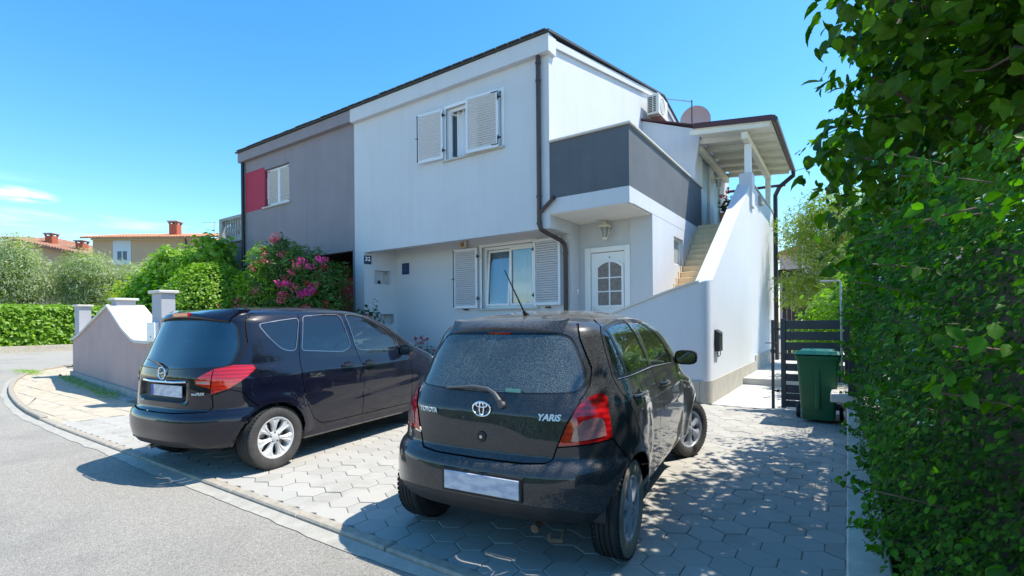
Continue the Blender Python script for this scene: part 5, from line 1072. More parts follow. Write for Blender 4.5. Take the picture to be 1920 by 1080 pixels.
def densify(P, d=.09, closed=True):
    o = []; N = len(P)
    for i in range(N if closed else N-1):
        a = Vector(P[i]); b = Vector(P[(i+1)%N]); k = max(1, int((b-a).length/d))
        for j in range(k): q = a.lerp(b, j/k); o.append((q.x, q.y))
    if not closed: o.append(P[-1])
    return o
def inset(P, d):
    N = len(P); ar = sum(P[i][0]*P[(i+1)%N][1]-P[(i+1)%N][0]*P[i][1] for i in range(N)); sg = 1 if ar > 0 else -1; o = []
    for i in range(N):
        a, p, b = Vector(P[i-1]), Vector(P[i]), Vector(P[(i+1)%N]); e1 = (p-a); e2 = (b-p)
        if e1.length < 1e-9: e1 = e2
        if e2.length < 1e-9: e2 = e1
        n1 = Vector((-e1.y, e1.x)).normalized()*sg; n2 = Vector((-e2.y, e2.x)).normalized()*sg; nn = (n1+n2); nn = nn.normalized() if nn.length > 1e-6 else n1; k = 1/max(.5, nn.dot(n1)); o.append((p.x+nn.x*d*k, p.y+nn.y*d*k))
    return o
def stroke(P, wd):
    a = []; b = []; N = len(P)
    for i, p in enumerate(P):
        q0 = Vector(P[max(i-1, 0)]); q1 = Vector(P[min(i+1, N-1)]); t = (q1-q0).normalized(); n = Vector((-t.y, t.x))*wd/2; a.append((p[0]+n.x, p[1]+n.y)); b.append((p[0]-n.x, p[1]-n.y))
    return a+b[::-1]
def build_shell(sh, regions, z0, nz=92, nt=150):
    """regions: list of (tag, view, polygon) in order of priority; view 'side' -> (x,z), 'rear' -> (y,z). returns dict tag -> list of polygons in 3D (half body, y>0)"""
    zs = [z0+(sh.zmax-z0)*(1-(1-k/nz)**1.55) for k in range(nz+1)]
    bm = bmesh.new(); grid = [[bm.verts.new((t*SC, z, 0)) for t in np.linspace(0, 1, nt+1)] for z in zs]
    for j in range(nz):
        for i in range(nt): bm.faces.new((grid[j][i], grid[j][i+1], grid[j+1][i+1], grid[j+1][i]))
    PP = []
    for tg, view, P in regions:
        if view == 'mix':
            Q = densify([((sh.t_side if k_ == 's' else sh.t_rear)(a, z)*SC if not (k_ == 'r' and a <= 0) else a, z) for k_, a, z in P], .07)
        else:
            f = sh.t_side if view == 'side' else sh.t_rear
            Q = [(f(a, min(z, sh.zmax-.002))*SC if (view == 'side' or a > 0) else a*SC*.3, z) for a, z in densify(P, .07)]
        # drop points that coincide
        R = [Q[0]]
        for q in Q[1:]:
            if (Vector(q)-Vector(R[-1])).length > .0015: R.append(q)
        PP.append((tg, R))
        lo = Vector((min(q[0] for q in R), min(q[1] for q in R))); hi = Vector((max(q[0] for q in R), max(q[1] for q in R)))
        for i in range(len(R)):
            a = Vector(R[i]); b = Vector(R[(i+1)%len(R)]); d = b-a
            if d.length < 1e-5: continue
            x0, x1 = min(a.x, b.x)-.002, max(a.x, b.x)+.002; y0, y1 = min(a.y, b.y)-.002, max(a.y, b.y)+.002
            if x1 < -.001: continue
            fs = []
            for fc in bm.faces:
                v = fc.verts; 
                fx = [q.co.x for q in v]
                if max(fx) < x0 or min(fx) > x1: continue
                fy = [q.co.y for q in v]
                if max(fy) < y0 or min(fy) > y1: continue
                fs.append(fc)
            if not fs: continue
            geom = list(set(fs) | set(e for fc in fs for e in fc.edges) | set(v for fc in fs for v in fc.verts))
            bmesh.ops.bisect_plane(bm, geom=geom, dist=1e-5, plane_co=(a.x, a.y, 0), plane_no=(-d.y, d.x, 0))
    out = {}; bm.verts.ensure_lookup_table(); bm.verts.index_update()
    boxes = [(tg, R, min(q[0] for q in R), max(q[0] for q in R), min(q[1] for q in R), max(q[1] for q in R)) for tg, R in PP]
    tags = {}
    for fc in bm.faces:
        c = fc.calc_center_median(); tgf = 'body'
        for tg, R, a, b, c_, d in boxes:
            if a <= c.x <= b and c_ <= c.y <= d and inpoly(c.x, c.y, R): tgf = tg; break
        tags.setdefault(tgf, []).append([v.index for v in fc.verts])
    co = np.array([(v.co.x/SC, v.co.y) for v in bm.verts]); bm.free()
    x, y = sh.pos(co[:, 0], co[:, 1]); V = np.stack([x, y, co[:, 1]], 1)
    if sh.disp is not None: V = sh.disp(V)
    # normals
    nrm = np.zeros_like(V)
    for fs in tags.values():
        for f in fs:
            a, b, c = V[f[0]], V[f[1]], V[f[len(f)//2+ (1 if len(f) == 3 else 0)] if len(f) > 3 else f[2]]; n_ = np.cross(b-a, c-a)
            for i in f: nrm[i] += n_
    nrm /= np.linalg.norm(nrm, axis=1)[:, None]+1e-12
    if nrm[np.argmax(V[:, 1]), 1] < 0: nrm = -nrm
    return V, nrm, tags
def part_mesh(name, V, nrm, faces, off=0, mirror=True, side=1, weld=True):
    """one side or both; side=+1 left (y>0), -1 right"""
    idx = sorted(set(i for f in faces for i in f)); mp = {i: k for k, i in enumerate(idx)}; P = V[idx]+nrm[idx]*off; F = [[mp[i] for i in f] for f in faces]
    if mirror:
        Q = P.copy(); Q[:, 1] *= -1; n = len(P); P = np.concatenate([P, Q]); F = F+[[i+n for i in f[::-1]] for f in F]
    elif side < 0: P = P.copy(); P[:, 1] *= -1; F = [f[::-1] for f in F]
    bm = bmesh.new(); vs = [bm.verts.new(p) for p in P]
    for f in F:
        try: bm.faces.new([vs[i] for i in f])
        except Exception: pass
    bmesh.ops.remove_doubles(bm, verts=bm.verts, dist=2e-5)
    bmesh.ops.triangulate(bm, faces=[f for f in bm.faces if len(f.verts) > 4])
    bmesh.ops.recalc_face_normals(bm, faces=bm.faces)
    # orient outwards
    s = 0
    for f in bm.faces: c = f.calc_center_median(); s += f.normal.dot(Vector((c.x-2, c.y, c.z-.6)))
    if s < 0: bmesh.ops.reverse_faces(bm, faces=bm.faces)
    me = bpy.data.meshes.new(name); bm.to_mesh(me); bm.free(); me.polygons.foreach_set('use_smooth', [True]*len(me.polygons)); return me
def wheel(parent, x, y, R, width, side, kind, steer=0, name='wheel', wall='tyre_wall'):
    w_ = empty(name, (x, y*side, R)); w_.parent = parent; w_.rotation_euler = (0, 0, steer); h = width/2; rr = R*.655
    prof = [(rr-.01,-h*.8),(rr+.02,-h*.95),(R-.045,-h),(R-.012,-h*.86),(R-.002,-h*.72)]
    for k in (-.42,-.12,.18,.46): prof += [(R,(k-.10)*h*1.1),(R,(k+.06)*h*1.1),(R-.008,(k+.075)*h*1.1),(R-.008,(k+.155)*h*1.1)]
    prof += [(R-.002,h*.72),(R-.012,h*.86),(R-.045,h),(rr+.02,h*.95),(rr-.01,h*.8)]
    o = obj('tyre', MB().lathe(prof, (0,0,0), 'y', 48), 'tyre', w_, True)
    o = obj('sidewall', MB().lathe([(rr-.008,h*.82),(rr+.02,h*.965),(R-.045,h*1.012),(R-.016,h*.90)], (0,0,0), 'y', 48).xform(Matrix.Scale(side, 4, (0,1,0))), wall, w_, True)
    # shoulder tread blocks
    mb = MB()
    for i in range(56):
        t = 2*PI*i/56; c, s_ = math.cos(t), math.sin(t)
        for sg in (-1, 1):
            u = Vector((c, 0, s_)); v = Vector((-s_, 0, c)); b = [u*(R-.004)+v*a+Vector((0, sg*q*h, 0)) for a, q in ((-.011,.60),(.011,.60),(.011,.90),(-.011,.90))]; b2 = [u*(R+.0015 if k < 2 else R-.014)+v*a+Vector((0, sg*q*h, 0)) for k, (a, q) in enumerate(((-.011,.60),(.011,.60),(.011,.90),(-.011,.90)))]
            mb.add([tuple(q) for q in b+b2], [(4,5,6,7),(0,4,7,3),(1,2,6,5),(2,3,7,6),(0,1,5,4)])
    tag(obj('tread_blocks', mb, 'tyre', w_), kind='stuff')
    ym = side
    m = 'alloy' if kind == 'alloy' else 'hubcap'
    def Y(v): return v*ym
    # rim barrel + lip
    obj('rim_barrel', MB().lathe([(rr-.012,Y(-h*.8)),(rr-.03,Y(-h*.2)),(rr-.022,Y(h*.60)),(rr-.006,Y(h*.80)),(rr+.004,Y(h*.86)),(rr-.012,Y(h*.86)),(rr-.022,Y(h*.74))], (0,0,0), 'y', 48), m, w_, True)
    obj('brake_disc', MB().lathe([(0,Y(h*.12)),(rr*.72,Y(h*.12)),(rr*.72,Y(h*.05)),(0,Y(h*.05))], (0,0,0), 'y', 32), 'exhaust' if kind == 'alloy' else 'car_black', w_)
    obj('wheel_back', MB().lathe([(0,Y(-h*.1)),(rr-.025,Y(-h*.1))], (0,0,0), 'y', 32), 'car_black', w_)
    ns_ = 7 if kind == 'alloy' else 6; mb = MB(); ro_ = rr-.018
    for k in range(ns_):
        t0 = 2*PI*k/ns_+(PI/2)
        # spoke outline in polar: narrow near the hub, flaring to the rim
        L_ = []; Rg = []
        fr = [(.26,.33),(.40,.235),(.58,.21),(.76,.24),(.90,.32),(1.0,.37)] if kind == 'alloy' else [(.24,.45),(.40,.33),(.58,.27),(.76,.27),(.90,.40),(1.0,.46)]
        for f, a in fr: r_ = ro_*f; a_ = a*(2*PI/ns_/ .9)*1.0; L_.append((r_, t0-a_)); Rg.append((r_, t0+a_))
        yy = [h*.66,h*.67,h*.70,h*.73,h*.76,h*.75] if kind == 'alloy' else [h*.84,h*.83,h*.80,h*.77,h*.74,h*.72]
        n0 = len(mb.v); mid = [(ro_*f, t0) for f, a in fr]; cen = .012 if kind == 'alloy' else .008
        for i in range(6):
            for (r_, a_), dy in ((L_[i], -.006), ((mid[i][0], t0-(t0-L_[i][1])*.45), cen*.6), (mid[i], -.002 if kind == 'alloy' else cen), ((mid[i][0], t0+(Rg[i][1]-t0)*.45), cen*.6), (Rg[i], -.006)): mb.v.append((r_*math.cos(a_), Y(yy[i]+dy), r_*math.sin(a_)))
            for (r_, a_) in (L_[i], Rg[i]): mb.v.append((r_*math.cos(a_), Y(yy[i]-.035), r_*math.sin(a_)))
        for i in range(5):
            a = n0+i*7; b = a+7
            for q in range(4): mb.f.append((a+q, a+q+1, b+q+1, b+q))
            mb.f += [(a, b, b+5, a+5), (a+4, a+6, b+6, b+4)]
    obj('spokes', mb, m, w_, True)
    obj('hub', MB().lathe([(0,Y(h*.70)),(.024,Y(h*.70)),(.03,Y(h*.68)),(.032,Y(h*.665)),(ro_*.30,Y(h*.665)),(ro_*.34,Y(h*.62)),(ro_*.34,Y(h*.3))] if kind == 'alloy' else [(0,Y(h*.90)),(.03,Y(h*.90)),(.035,Y(h*.86)),(ro_*.28,Y(h*.85)),(ro_*.33,Y(h*.78)),(ro_*.33,Y(h*.3))], (0,0,0), 'y', 32), m, w_, True)
    mb = MB()
    for k in range(5): t = 2*PI*k/5+.3; mb.lathe([(0,Y(h*.672)),(.0095,Y(h*.672)),(.0095,Y(h*.60))] if kind == 'alloy' else [(0,Y(h*.855)),(.008,Y(h*.855)),(.008,Y(h*.8))], (ro_*.25*math.cos(t), 0, ro_*.25*math.sin(t)), 'y', 10)
    obj('wheel_bolts', mb, 'car_black' if kind == 'alloy' else 'chrome_soft', w_)
    return w_
def ring_tube(pts, r, seg=8): return MB().tube(list(pts)+[pts[0]], r, seg, cap=False)
def emblem_ellipses(r):
    mb = MB(); E = lambda a, b, cy_=0, n=36: [(0, a*math.cos(2*PI*k/n), b*math.sin(2*PI*k/n)+cy_) for k in range(n)]
    for e_ in (E(r, r*.70), E(r*.62, r*.22, r*.38), E(r*.24, r*.66, 0)): mb.tube(e_+[e_[0], e_[1]], r*.085, 8, cap=False)
    return mb
def emblem_bolt(r):
    mb = MB(); n = 36; e_ = [(0, r*math.cos(2*PI*k/n), r*math.sin(2*PI*k/n)) for k in range(n)]; mb.tube(e_+[e_[0], e_[1]], r*.12, 8, cap=False)
    P = [(-1.35,.02),(.05,.20),(-.12,.05),(1.35,-.02),(-.05,-.20),(.12,-.05)]; mb.prism([(p[0]*r, p[1]*r) for p in P], .008, 'x', -.006); return mb
def seat(parent, x, y, m='seat_cloth', sc=1.0):
    mb = MB().bbox(-.25,.25,-.24,.24,0,.14,.04); b = MB().bbox(-.06,.06,-.23,.23,0,.60,.05).xform(Matrix.Translation((-.24,0,.12)) @ Matrix.Rotation(math.radians(-14),4,'Y')); mb.add(b.v, b.f)
    h = MB().bbox(-.045,.045,-.13,.13,0,.18,.04).xform(Matrix.Translation((-.42,0,.76)) @ Matrix.Rotation(math.radians(-10),4,'Y')); mb.add(h.v, h.f); mb.tube([(-.40,-.06,.70),(-.42,-.06,.80)], .008, 6); mb.tube([(-.40,.06,.70),(-.42,.06,.80)], .008, 6)
    o = obj('seat', mb, m, parent, True); o.location = (x, y, .42); o.scale = (sc, sc, sc); return o
def make_car(name, loc, heading_deg, label, cat, sh, side_regions, z0, parts, scale=1.0):
    """parts: dict tag -> (part name, material, offset, mirrored? or 'both')"""
    car = empty(name, loc, label, cat); car.rotation_euler = (0, 0, math.radians(90+heading_deg)); car.scale = (scale,)*3
    V, nrm, tags = build_shell(sh, side_regions, z0)
    made = {}
    for tg, fs in tags.items():
        if tg == 'cut': continue
        nm, m, off, mode = parts.get(tg, ('body', parts['body'][1], 0, 'whole'))
        if mode == 'whole':
            made[tg] = link(nm, part_mesh(nm, V, nrm, fs, off), m, car)
            if tg in ('gap', 'seal', 'trim'): made[tg]['kind'] = 'stuff'
        else:
            made[tg] = [link(nm, part_mesh(nm, V, nrm, fs, off, False, s), m, car) for s in (-1, 1)]
    return car, made, (V, nrm, tags)
def circle(cx_, cz_, r, n=28, a0=0, a1=2*PI): return [(cx_+r*math.cos(a0+(a1-a0)*k/n), cz_+r*math.sin(a0+(a1-a0)*k/n)) for k in range(n)]
def surf(sh, y, z):
    """x of the rear surface at (y, z)"""
    x, _ = sh.pos(np.array([sh.t_rear(abs(y), z)]), np.array([z])); return float(x[0])
def surf_side(sh, x, z):
    _, y = sh.pos(np.array([sh.t_side(x, z)]), np.array([z])); return float(y[0])
def flare(V, arches, R, amt=.016, wd=.07):
    for ax_, az_ in arches:
        r = np.hypot(V[:, 0]-ax_, V[:, 2]-az_); k = np.exp(-((r-R)/wd)**2)*(V[:, 1] > .5); V[:, 1] += amt*k
    return V
def roof_z(sh, x, y):
    zz = np.linspace(1.2, sh.zmax-.0005, 300); best = 1.3
    for z in zz[::-1]:
        xr, xf, w_ = sh.g('r', z), sh.g('f', z), sh.g('w', z)
        if xr < x < xf and abs(y) < w_*.98: return float(z)
    return best
def spoiler(car, sh, ys, zt, back, drop, front, m, thick=.03, name='spoiler', endk=.35, zc=0):
    z_top = zt
    mb = MB(); n = len(ys)
    for y in ys:
        zt = z_top-zc*(abs(y)/abs(ys[0]))**2; x0 = surf(sh, y, zt); e = 1-(abs(y)/max(abs(ys[0]), abs(ys[-1])))**3*endk; th = thick*(.25+.75*e)
        zf = roof_z(sh, x0+front, y)+.002
        sec = [(x0+front, zf), (x0+front*.45, max(zf-.5*(zf-zt)+.004, roof_z(sh, x0+front*.45, y)+.006)), (x0-back*e*.6, zt+drop*.3+th*.6), (x0-back*e, zt-drop+.006), (x0-back*e+.006, zt-drop-.008), (x0+.03, zt-th*.9)]
        mb.v += [(p[0], y, p[1]) for p in sec]
    for i in range(n-1):
        for k in range(5): a = i*6+k; mb.f.append((a, a+6, a+7, a+1))
    mb.f += [tuple(range(6)), tuple((n-1)*6+k for k in range(5, -1, -1))]; return obj(name, mb, m, car, True)
def well(car, ax_, az_, R, y0, y1):
    for s in (-1, 1):
        mb = MB(); n = 20
        for k in range(n+1): t = .05+(PI-.1)*k/n; mb.v += [(ax_+R*math.cos(t), s*y0, az_+R*math.sin(t)), (ax_+R*math.cos(t), s*y1, az_+R*math.sin(t))]
        for k in range(n): mb.f.append((k*2, k*2+1, k*2+3, k*2+2))
        mb.f.append(tuple(2*k for k in range(n+1))); obj('wheel_well', mb, 'car_black', car)
def interior(car, fx, rx, dash, zb, wide, zs=0, m='seat_cloth'):
    for y in (-.37, .37): seat(car, fx, y, m).location.z += zs
    for y in (-.40, 0, .40): seat(car, rx, y, m, .96).location.z += zs
    obj('dashboard', MB().bbox(dash, dash+.5, -wide, wide, zb-.32, zb, .06), 'plastic_dark', car)
    mb = MB().tube([(dash-.16+.07*math.cos(t), .37+.18*math.sin(t), zb-.06+.17*math.cos(t)) for t in np.linspace(0, 2*PI, 25)], .014, 8); mb.tube([(dash-.16, .37, zb-.06), (dash+.1, .37, zb-.14)], .03, 8); mb.tube([(dash-.16,.20,zb-.06),(dash-.16,.54,zb-.06)], .016, 6); obj('steering_wheel', mb, 'plastic_dark', car, True)
    obj('cabin_floor', MB().box(.35, dash+.4, -wide, wide, .36, .40), 'car_black', car)
def mirror(car, x, y, z, m_h, side=-1):
    mb = MB(); n = 14; 
    for k, (dx, s) in enumerate([(-.045,.93),(-.04,1.0),(.0,1.0),(.05,.86),(.09,.55),(.105,.2)]):
        for i in range(n): t = 2*PI*i/n; c, s_ = math.cos(t), math.sin(t); ex = 2/3.2; mb.v.append((x+dx, y+side*(.10*s*math.copysign(abs(c)**ex, c)), z+.068*s*math.copysign(abs(s_)**ex, s_)))
    for k in range(5):
        for i in range(n): a = k*n+i; b = k*n+(i+1)%n; mb.f.append((a, b, b+n, a+n))
    mb.f.append(tuple(5*n+i for i in range(n))); mb.f.append(tuple(range(n))[::-1])
    o = obj('mirror', mb, m_h, car, True); g = MB()
    g.v = [(x-.0462, y+side*.084*math.copysign(abs(math.cos(t))**.62, math.cos(t)), z+.054*math.copysign(abs(math.sin(t))**.62, math.sin(t))) for t in np.linspace(0, 2*PI, 20, endpoint=False)]; g.f = [tuple(range(20))]; obj('mirror_glass', g, 'mirror_face', o)
    obj('mirror_arm', MB().tube([(x+.03, y-side*.07, z-.03), (x+.05, y-side*.20, z-.05)], [.03, .035], 8), 'car_black', o); return o
def handle(door, x, z, sh, m, side=-1, ln=.17):
    y = surf_side(sh, x, z); mb = MB().tube([(x-ln/2, y-.002, z), (x-ln/2+.02, y+.030, z+.003), (x, y+.036, z+.004), (x+ln/2-.02, y+.030, z+.003), (x+ln/2, y-.002, z)], [.013,.015,.015,.015,.013], 8); mb.v = [(a, side*b, c) for a, b, c in mb.v]; o = obj('handle', mb, m, door, True)
    c = MB().lathe([(0,0),(.03,0.0),(.045,.002)], (0,0,0), 'y', 14); c.v = [(x+a*1.2, side*(y+.0025+abs(b)), z+c_) for a, b, c_ in c.v]; obj('handle_cup', c, 'car_black', door); return o
# ------------------------------------------------------------------ dark grey small hatchback
YS = Shell([(.18,.14),(.30,.06),(.345,.022),(.39,0),(.52,0),(.585,.012),(.62,.035),(.64,.075),(.66,.095),(.75,.098),(.90,.112),(1.0,.150),(1.1,.20),(1.38,.355),(1.43,.40),(1.46,.50),(1.49,.70),(1.51,.92),(1.525,1.18),(1.53,1.45)],
           [(.18,3.55),(.3,3.70),(.45,3.75),(.62,3.74),(.75,3.66),(.85,3.48),(.93,3.18),(1.0,3.00),(1.04,2.92),(1.3,2.52),(1.42,2.22),(1.48,1.96),(1.51,1.68),(1.53,1.45)],
           [(.18,.77),(.25,.79),(.35,.812),(.5,.828),(.62,.836),(.75,.836),(.88,.826),(.95,.803),(1.0,.775),(1.05,.752),(1.2,.695),(1.35,.628),(1.42,.580),(1.455,.538),(1.48,.485),(1.50,.415),(1.515,.325),(1.525,.21),(1.53,0)],
           [(.2,.72),(.6,.78),(.9,.80),(1.1,.70),(1.4,.50),(1.5,.6),(1.53,.6)], [(.2,3.0),(.6,3.3),(.9,3.2),(1.1,3.0),(1.4,3.2),(1.53,2.4)],
           [(.2,.8),(.9,1.0),(1.05,.50),(1.4,.34),(1.53,.6)], [(.2,3.0),(.9,2.8),(1.1,3.2),(1.53,2.4)], 1.53, 1.45, None, None, (.5, 2.1, -.008, .03, 1.0, 1.3))
ARY = [(.555,.30), (3.04,.30)]
def dispY(V):
    V = flare(V, ARY, .365, .016, .07); sm = lambda a, b, v: (lambda t: t*t*(3-2*t))(np.clip((v-a)/(b-a), 0, 1))
    V[:, 1] -= .024*sm(.80, 1.15, V[:, 0])*(1-sm(2.45, 2.85, V[:, 0]))*(1-sm(.92, 1.03, V[:, 2]))*(V[:, 1] > .5); return V
YS.disp = dispY
qg = [(.548,1.088),(.63,1.355),(.665,1.385),(.705,1.385),(.715,1.11)]; rg = [(.758,1.105),(.742,1.39),(1.0,1.42),(1.28,1.432),(1.33,1.105)]; fg = [(1.42,1.10),(1.44,1.442),(1.68,1.42),(1.95,1.33),(2.22,1.12),(2.16,1.065)]
rw = smoothpoly([(-.7,1.365),(.415,1.357),(.475,1.33),(.578,1.12),(.575,1.03),(-.7,.995)], .07, 4); rw = [(-.7,1.365)]+[p for p in rw if p[0] > -.3]+[(-.7,.995)]
hatch_line = [(.47,1.425),(.51,1.34),(.60,1.157),(.608,1.06),(.597,1.015),(.582,.985),(.535,.87),(.484,.735),(.458,.655),(.43,.638),(.3,.630),(-.1,.628)]
R_l = lambda L_: [('r', a, b) for a, b in L_]
lampY = R_l([(.487,.732),(.532,.854),(.572,.946),(.614,.994),(.652,1.013),(.682,1.010),(.698,.985),(.719,.904),(.742,.767),(.63,.748)])
lampI = R_l([(.552,.760),(.568,.830),(.604,.872),(.66,.888),(.690,.884),(.704,.862),(.716,.785),(.63,.768)])
doorR = [(.72,1.45),(.60,1.36),(.555,1.25),(.518,1.09),(.54,.985),(.585,.87),(.645,.74),(.70,.60)]
doorBf = [(1.37,1.46),(1.375,1.10),(1.38,.27)]; doorF = [(2.05,1.33),(2.32,1.07),(2.46,.85),(2.46,.27)]
regs = [('cut','side',circle(*ARY[0],.342)), ('cut','side',circle(*ARY[1],.342)),
        ('qglass','side',smoothpoly(qg,.03)), ('rglass','side',smoothpoly(rg,.03)), ('fglass','side',smoothpoly(fg,.04)),
        ('seal','side',inset(smoothpoly([(.548,1.088),(.63,1.355),(.665,1.387),(.742,1.395),(1.0,1.425),(1.28,1.437),(1.33,1.105)],.03),-.016)), ('seal','side',inset(smoothpoly(fg,.04),-.016)),
        ('rwglass','rear',rw), ('seal','rear',[(-.7,1.375)]+[p for p in inset(rw,-.011) if p[0] > -.3]+[(-.7,.985)]),
        ('lampi','mix',lampI), ('lamp','mix',lampY),
        ('gap','rear',stroke(hatch_line,.009)), ('gap','side',stroke(doorR,.008)), ('gap','side',stroke(doorBf,.008)), ('gap','side',stroke(doorF,.008)), 
        ('gap','rear',stroke([(.484,.726),(.63,.742),(.746,.760),(.79,.64)],.007)),
        ('valance','rear',[(-.7,.19),(-.7,.415),(.35,.42),(.55,.41),(.72,.37),(.76,.19)]),
        ('hatch','rear',[(-.7,1.425)]+hatch_line[:-1]+[(-.7,.63)]),
        ('bumper','rear',[(-.7,.15),(-.7,.628),(.43,.637),(.458,.655),(.484,.728),(.63,.742),(.746,.760),(.79,.64),(.80,.15)]),
        ('doorr','side',doorR+[(.92,.27),(1.38,.27)]+doorBf[::-1][1:]), ('doorf','side',doorBf+[(2.46,.27)]+doorF[::-1][1:]+[(1.7,1.47)]), ('headlamp','mix',[('s',3.15,.78),('s',3.05,.87),('s',3.35,.86),('s',3.45,.74)])]
partsY = dict(body=('body','paint_grey',0,'whole'), qglass=('window','glass_side',-.006,'both'), rglass=('window','glass_side',-.006,'both'), fglass=('window','glass_side',-.006,'both'), seal=('window_seal','seal',-.003,'whole'),
    rwglass=('rear_window','glass_dusty',-.004,'whole'), lamp=('tail_light','lamp_red',.006,'both'), lampi=('tail_light_lens','lamp_smoke',.009,'both'), gap=('panel_gap','car_gap',-.009,'whole'), valance=('valance','plastic_dark',-.004,'whole'),
    hatch=('tailgate','paint_grey',0,'whole'), bumper=('bumper','paint_grey',.004,'whole'), doorr=('door','paint_grey',0,'both'), doorf=('door','paint_grey',0,'both'), headlamp=('headlight','lamp_clear',.003,'both'))
def place(ax_, ay_, deg, oh, sc):
    a = math.radians(90+deg); return (ax_-math.cos(a)*oh*sc, ay_-math.sin(a)*oh*sc, 0)
YP = (-1.93, 2.90, 6.3, .60, 1.02)
car, mdY, dataY = make_car('parked_car', place(*YP), YP[2], 'dusty dark grey small hatchback parked nearest with its front wheels turned', 'car', YS, regs, .312, partsY, YP[4])
for sgn in (-1, 1): wheel(car, .555, .715, .298, .185, sgn, 'cap', 0, wall='tyre_dusty_sunlit')
for sgn in (-1, 1): wheel(car, 3.04, .72, .298, .185, sgn, 'cap', math.radians(-27))
for a_ in ARY: well(car, a_[0], a_[1], .35, .45, .74)
obj('sill', MB().bbox(.95, 2.62, -.765, .765, .275, .36, .02), 'paint_grey', car)
obj('underbody', MB().bbox(.30, 3.5, -.52, .52, .22, .32, .03), 'car_black', car)
interior(car, 1.95, 1.05, 2.45, .98, .62, .06)
spoiler(car, YS, np.linspace(-.42, .42, 17), 1.398, .016, .004, .10, 'paint_grey', .018, 'spoiler', .95, .030)
obj('window_header', MB().box(surf(YS,0,1.372)-.008, surf(YS,0,1.372)+.01, -.08, .08, 1.360, 1.372), 'lamp_dark_red', car)
# rear wiper
def onrear(sh, y, z, d): return (surf(sh, y, z)-d, y, z)
mb = MB().tube([onrear(YS,-.135,.945,.02), onrear(YS,-.13,.975,.04), onrear(YS,-.09,1.012,.04), onrear(YS,-.03,1.034,.03), onrear(YS,.08,1.042,.026), onrear(YS,.285,1.022,.020)], [.016,.015,.012,.011,.010,.006], 8); mb.lathe([(0,-.03),(.018,-.03),(.022,0)], onrear(YS,-.135,.945,-.005), 'x', 12)
obj('wiper', mb, mat('wiper_grey', (.10,.10,.105), .5), car, True); mb = MB().tube([onrear(YS,.285,1.018,.010), onrear(YS,.1,1.034,.010), onrear(YS,-.05,1.022,.010)], .006, 6); obj('wiper_blade', mb, 'car_black', car)
# dark recess grip, emblem, letters, lock, plate
tg = mdY['hatch']
mb = MB()
e_ = emblem_ellipses(.062); e_.v = [(surf(YS, 0, .915)-.010+a, b-.004, c+.915) for a, b, c in e_.v]; obj('emblem', e_, 'chrome', tg, True)
RT = (PI/2, 0, -PI/2)
def letters(text, size, y, z, sh, parent, m, shear=0, bold=.0, dx=.008, extra=0, name='lettering'):
    me = textmesh(text, size, .003, bold=bold, shear=shear); x = surf(sh, y, z); dxdy = (surf(sh, abs(y)+.03, z)-surf(sh, max(abs(y)-.03,0), z))/.06*(1 if y > 0 else -1); lean = math.atan2(surf(sh, y, z+.03)-surf(sh, y, z-.03), .06)
    o = link(name, me, m, parent, (x-dx, y, z)); o.rotation_euler = (PI/2-lean, 0, -PI/2-math.atan(dxdy)); return o
letters('TOYOTA', .040, .412, .877, YS, tg, 'letter_silver', bold=.0012); letters('YARiS', .052, -.432, .890, YS, tg, 'letter_silver', shear=.25, bold=.0018)
mb = MB().lathe([(0,-.014),(.010,-.014),(.012,-.008)], onrear(YS,-.01,.75,.0), 'x', 16); obj('lock', mb, 'chrome_soft', tg, True); mb = MB().lathe([(.011,-.010),(.03,-.008),(.034,0)], onrear(YS,-.01,.75,.0), 'x', 20); obj('lock_bezel', mb, 'car_black', tg, True)
bp = mdY['bumper']
obj('plate_recess', MB().bbox(-.004,.02,-.33,.21,.43,.57,.004), 'car_black', bp, loc=(-.004,0,0))
pl = obj('number_plate', MB().bbox(-.016,-.005,-.315,.190,.446,.555,.003), 'plate_white', bp)
obj('exhaust', MB().tube([(.5,-.35,.28),(.16,-.36,.27),(.09,-.36,.26)], .024, 12), 'rust', car, True); obj('tow_hook', MB().tube([(.2,-.5,.24),(.1,-.52,.22),(.08,-.46,.22),(.12,-.44,.23)], .012, 8), 'rust', car)
a = obj('aerial', MB().tube([(.70,-.03,1.475),(.64,-.03,1.505)], [.022,.012], 10).tube([(.65,-.03,1.50),(.40,-.01,1.78)], [.006,.0035], 6), 'car_black', car, True)
for s, dR, dF in ((0, mdY['doorr'][0], mdY['doorf'][0]), (1, mdY['doorr'][1], mdY['doorf'][1])):
    sd = -1 if s == 0 else 1; handle(dR, .74, .962, YS, 'paint_grey', sd); handle(dF, 1.55, .950, YS, 'paint_grey', sd)
    mirror(car, 2.40, (.845)*sd, 1.095, 'car_black', sd)
    mb = MB().tube([(x, sd*(surf_side(YS, x, 1.085)+.004), float(np.interp(x,[.55,1.4,2.2],[1.078,1.088,1.055]))) for x in np.linspace(.56, 2.2, 14)], .005, 6); obj('belt_strip', mb, 'chrome_soft', car, True)
obj('rear_sticker', MB().box(-.0015, 0, -.10, .0, 0, .022), mat('sticker_green', (.18,.42,.32), .6), mdY['rwglass'], loc=(surf(YS,-.2,1.03)-.006,-.14,1.018))
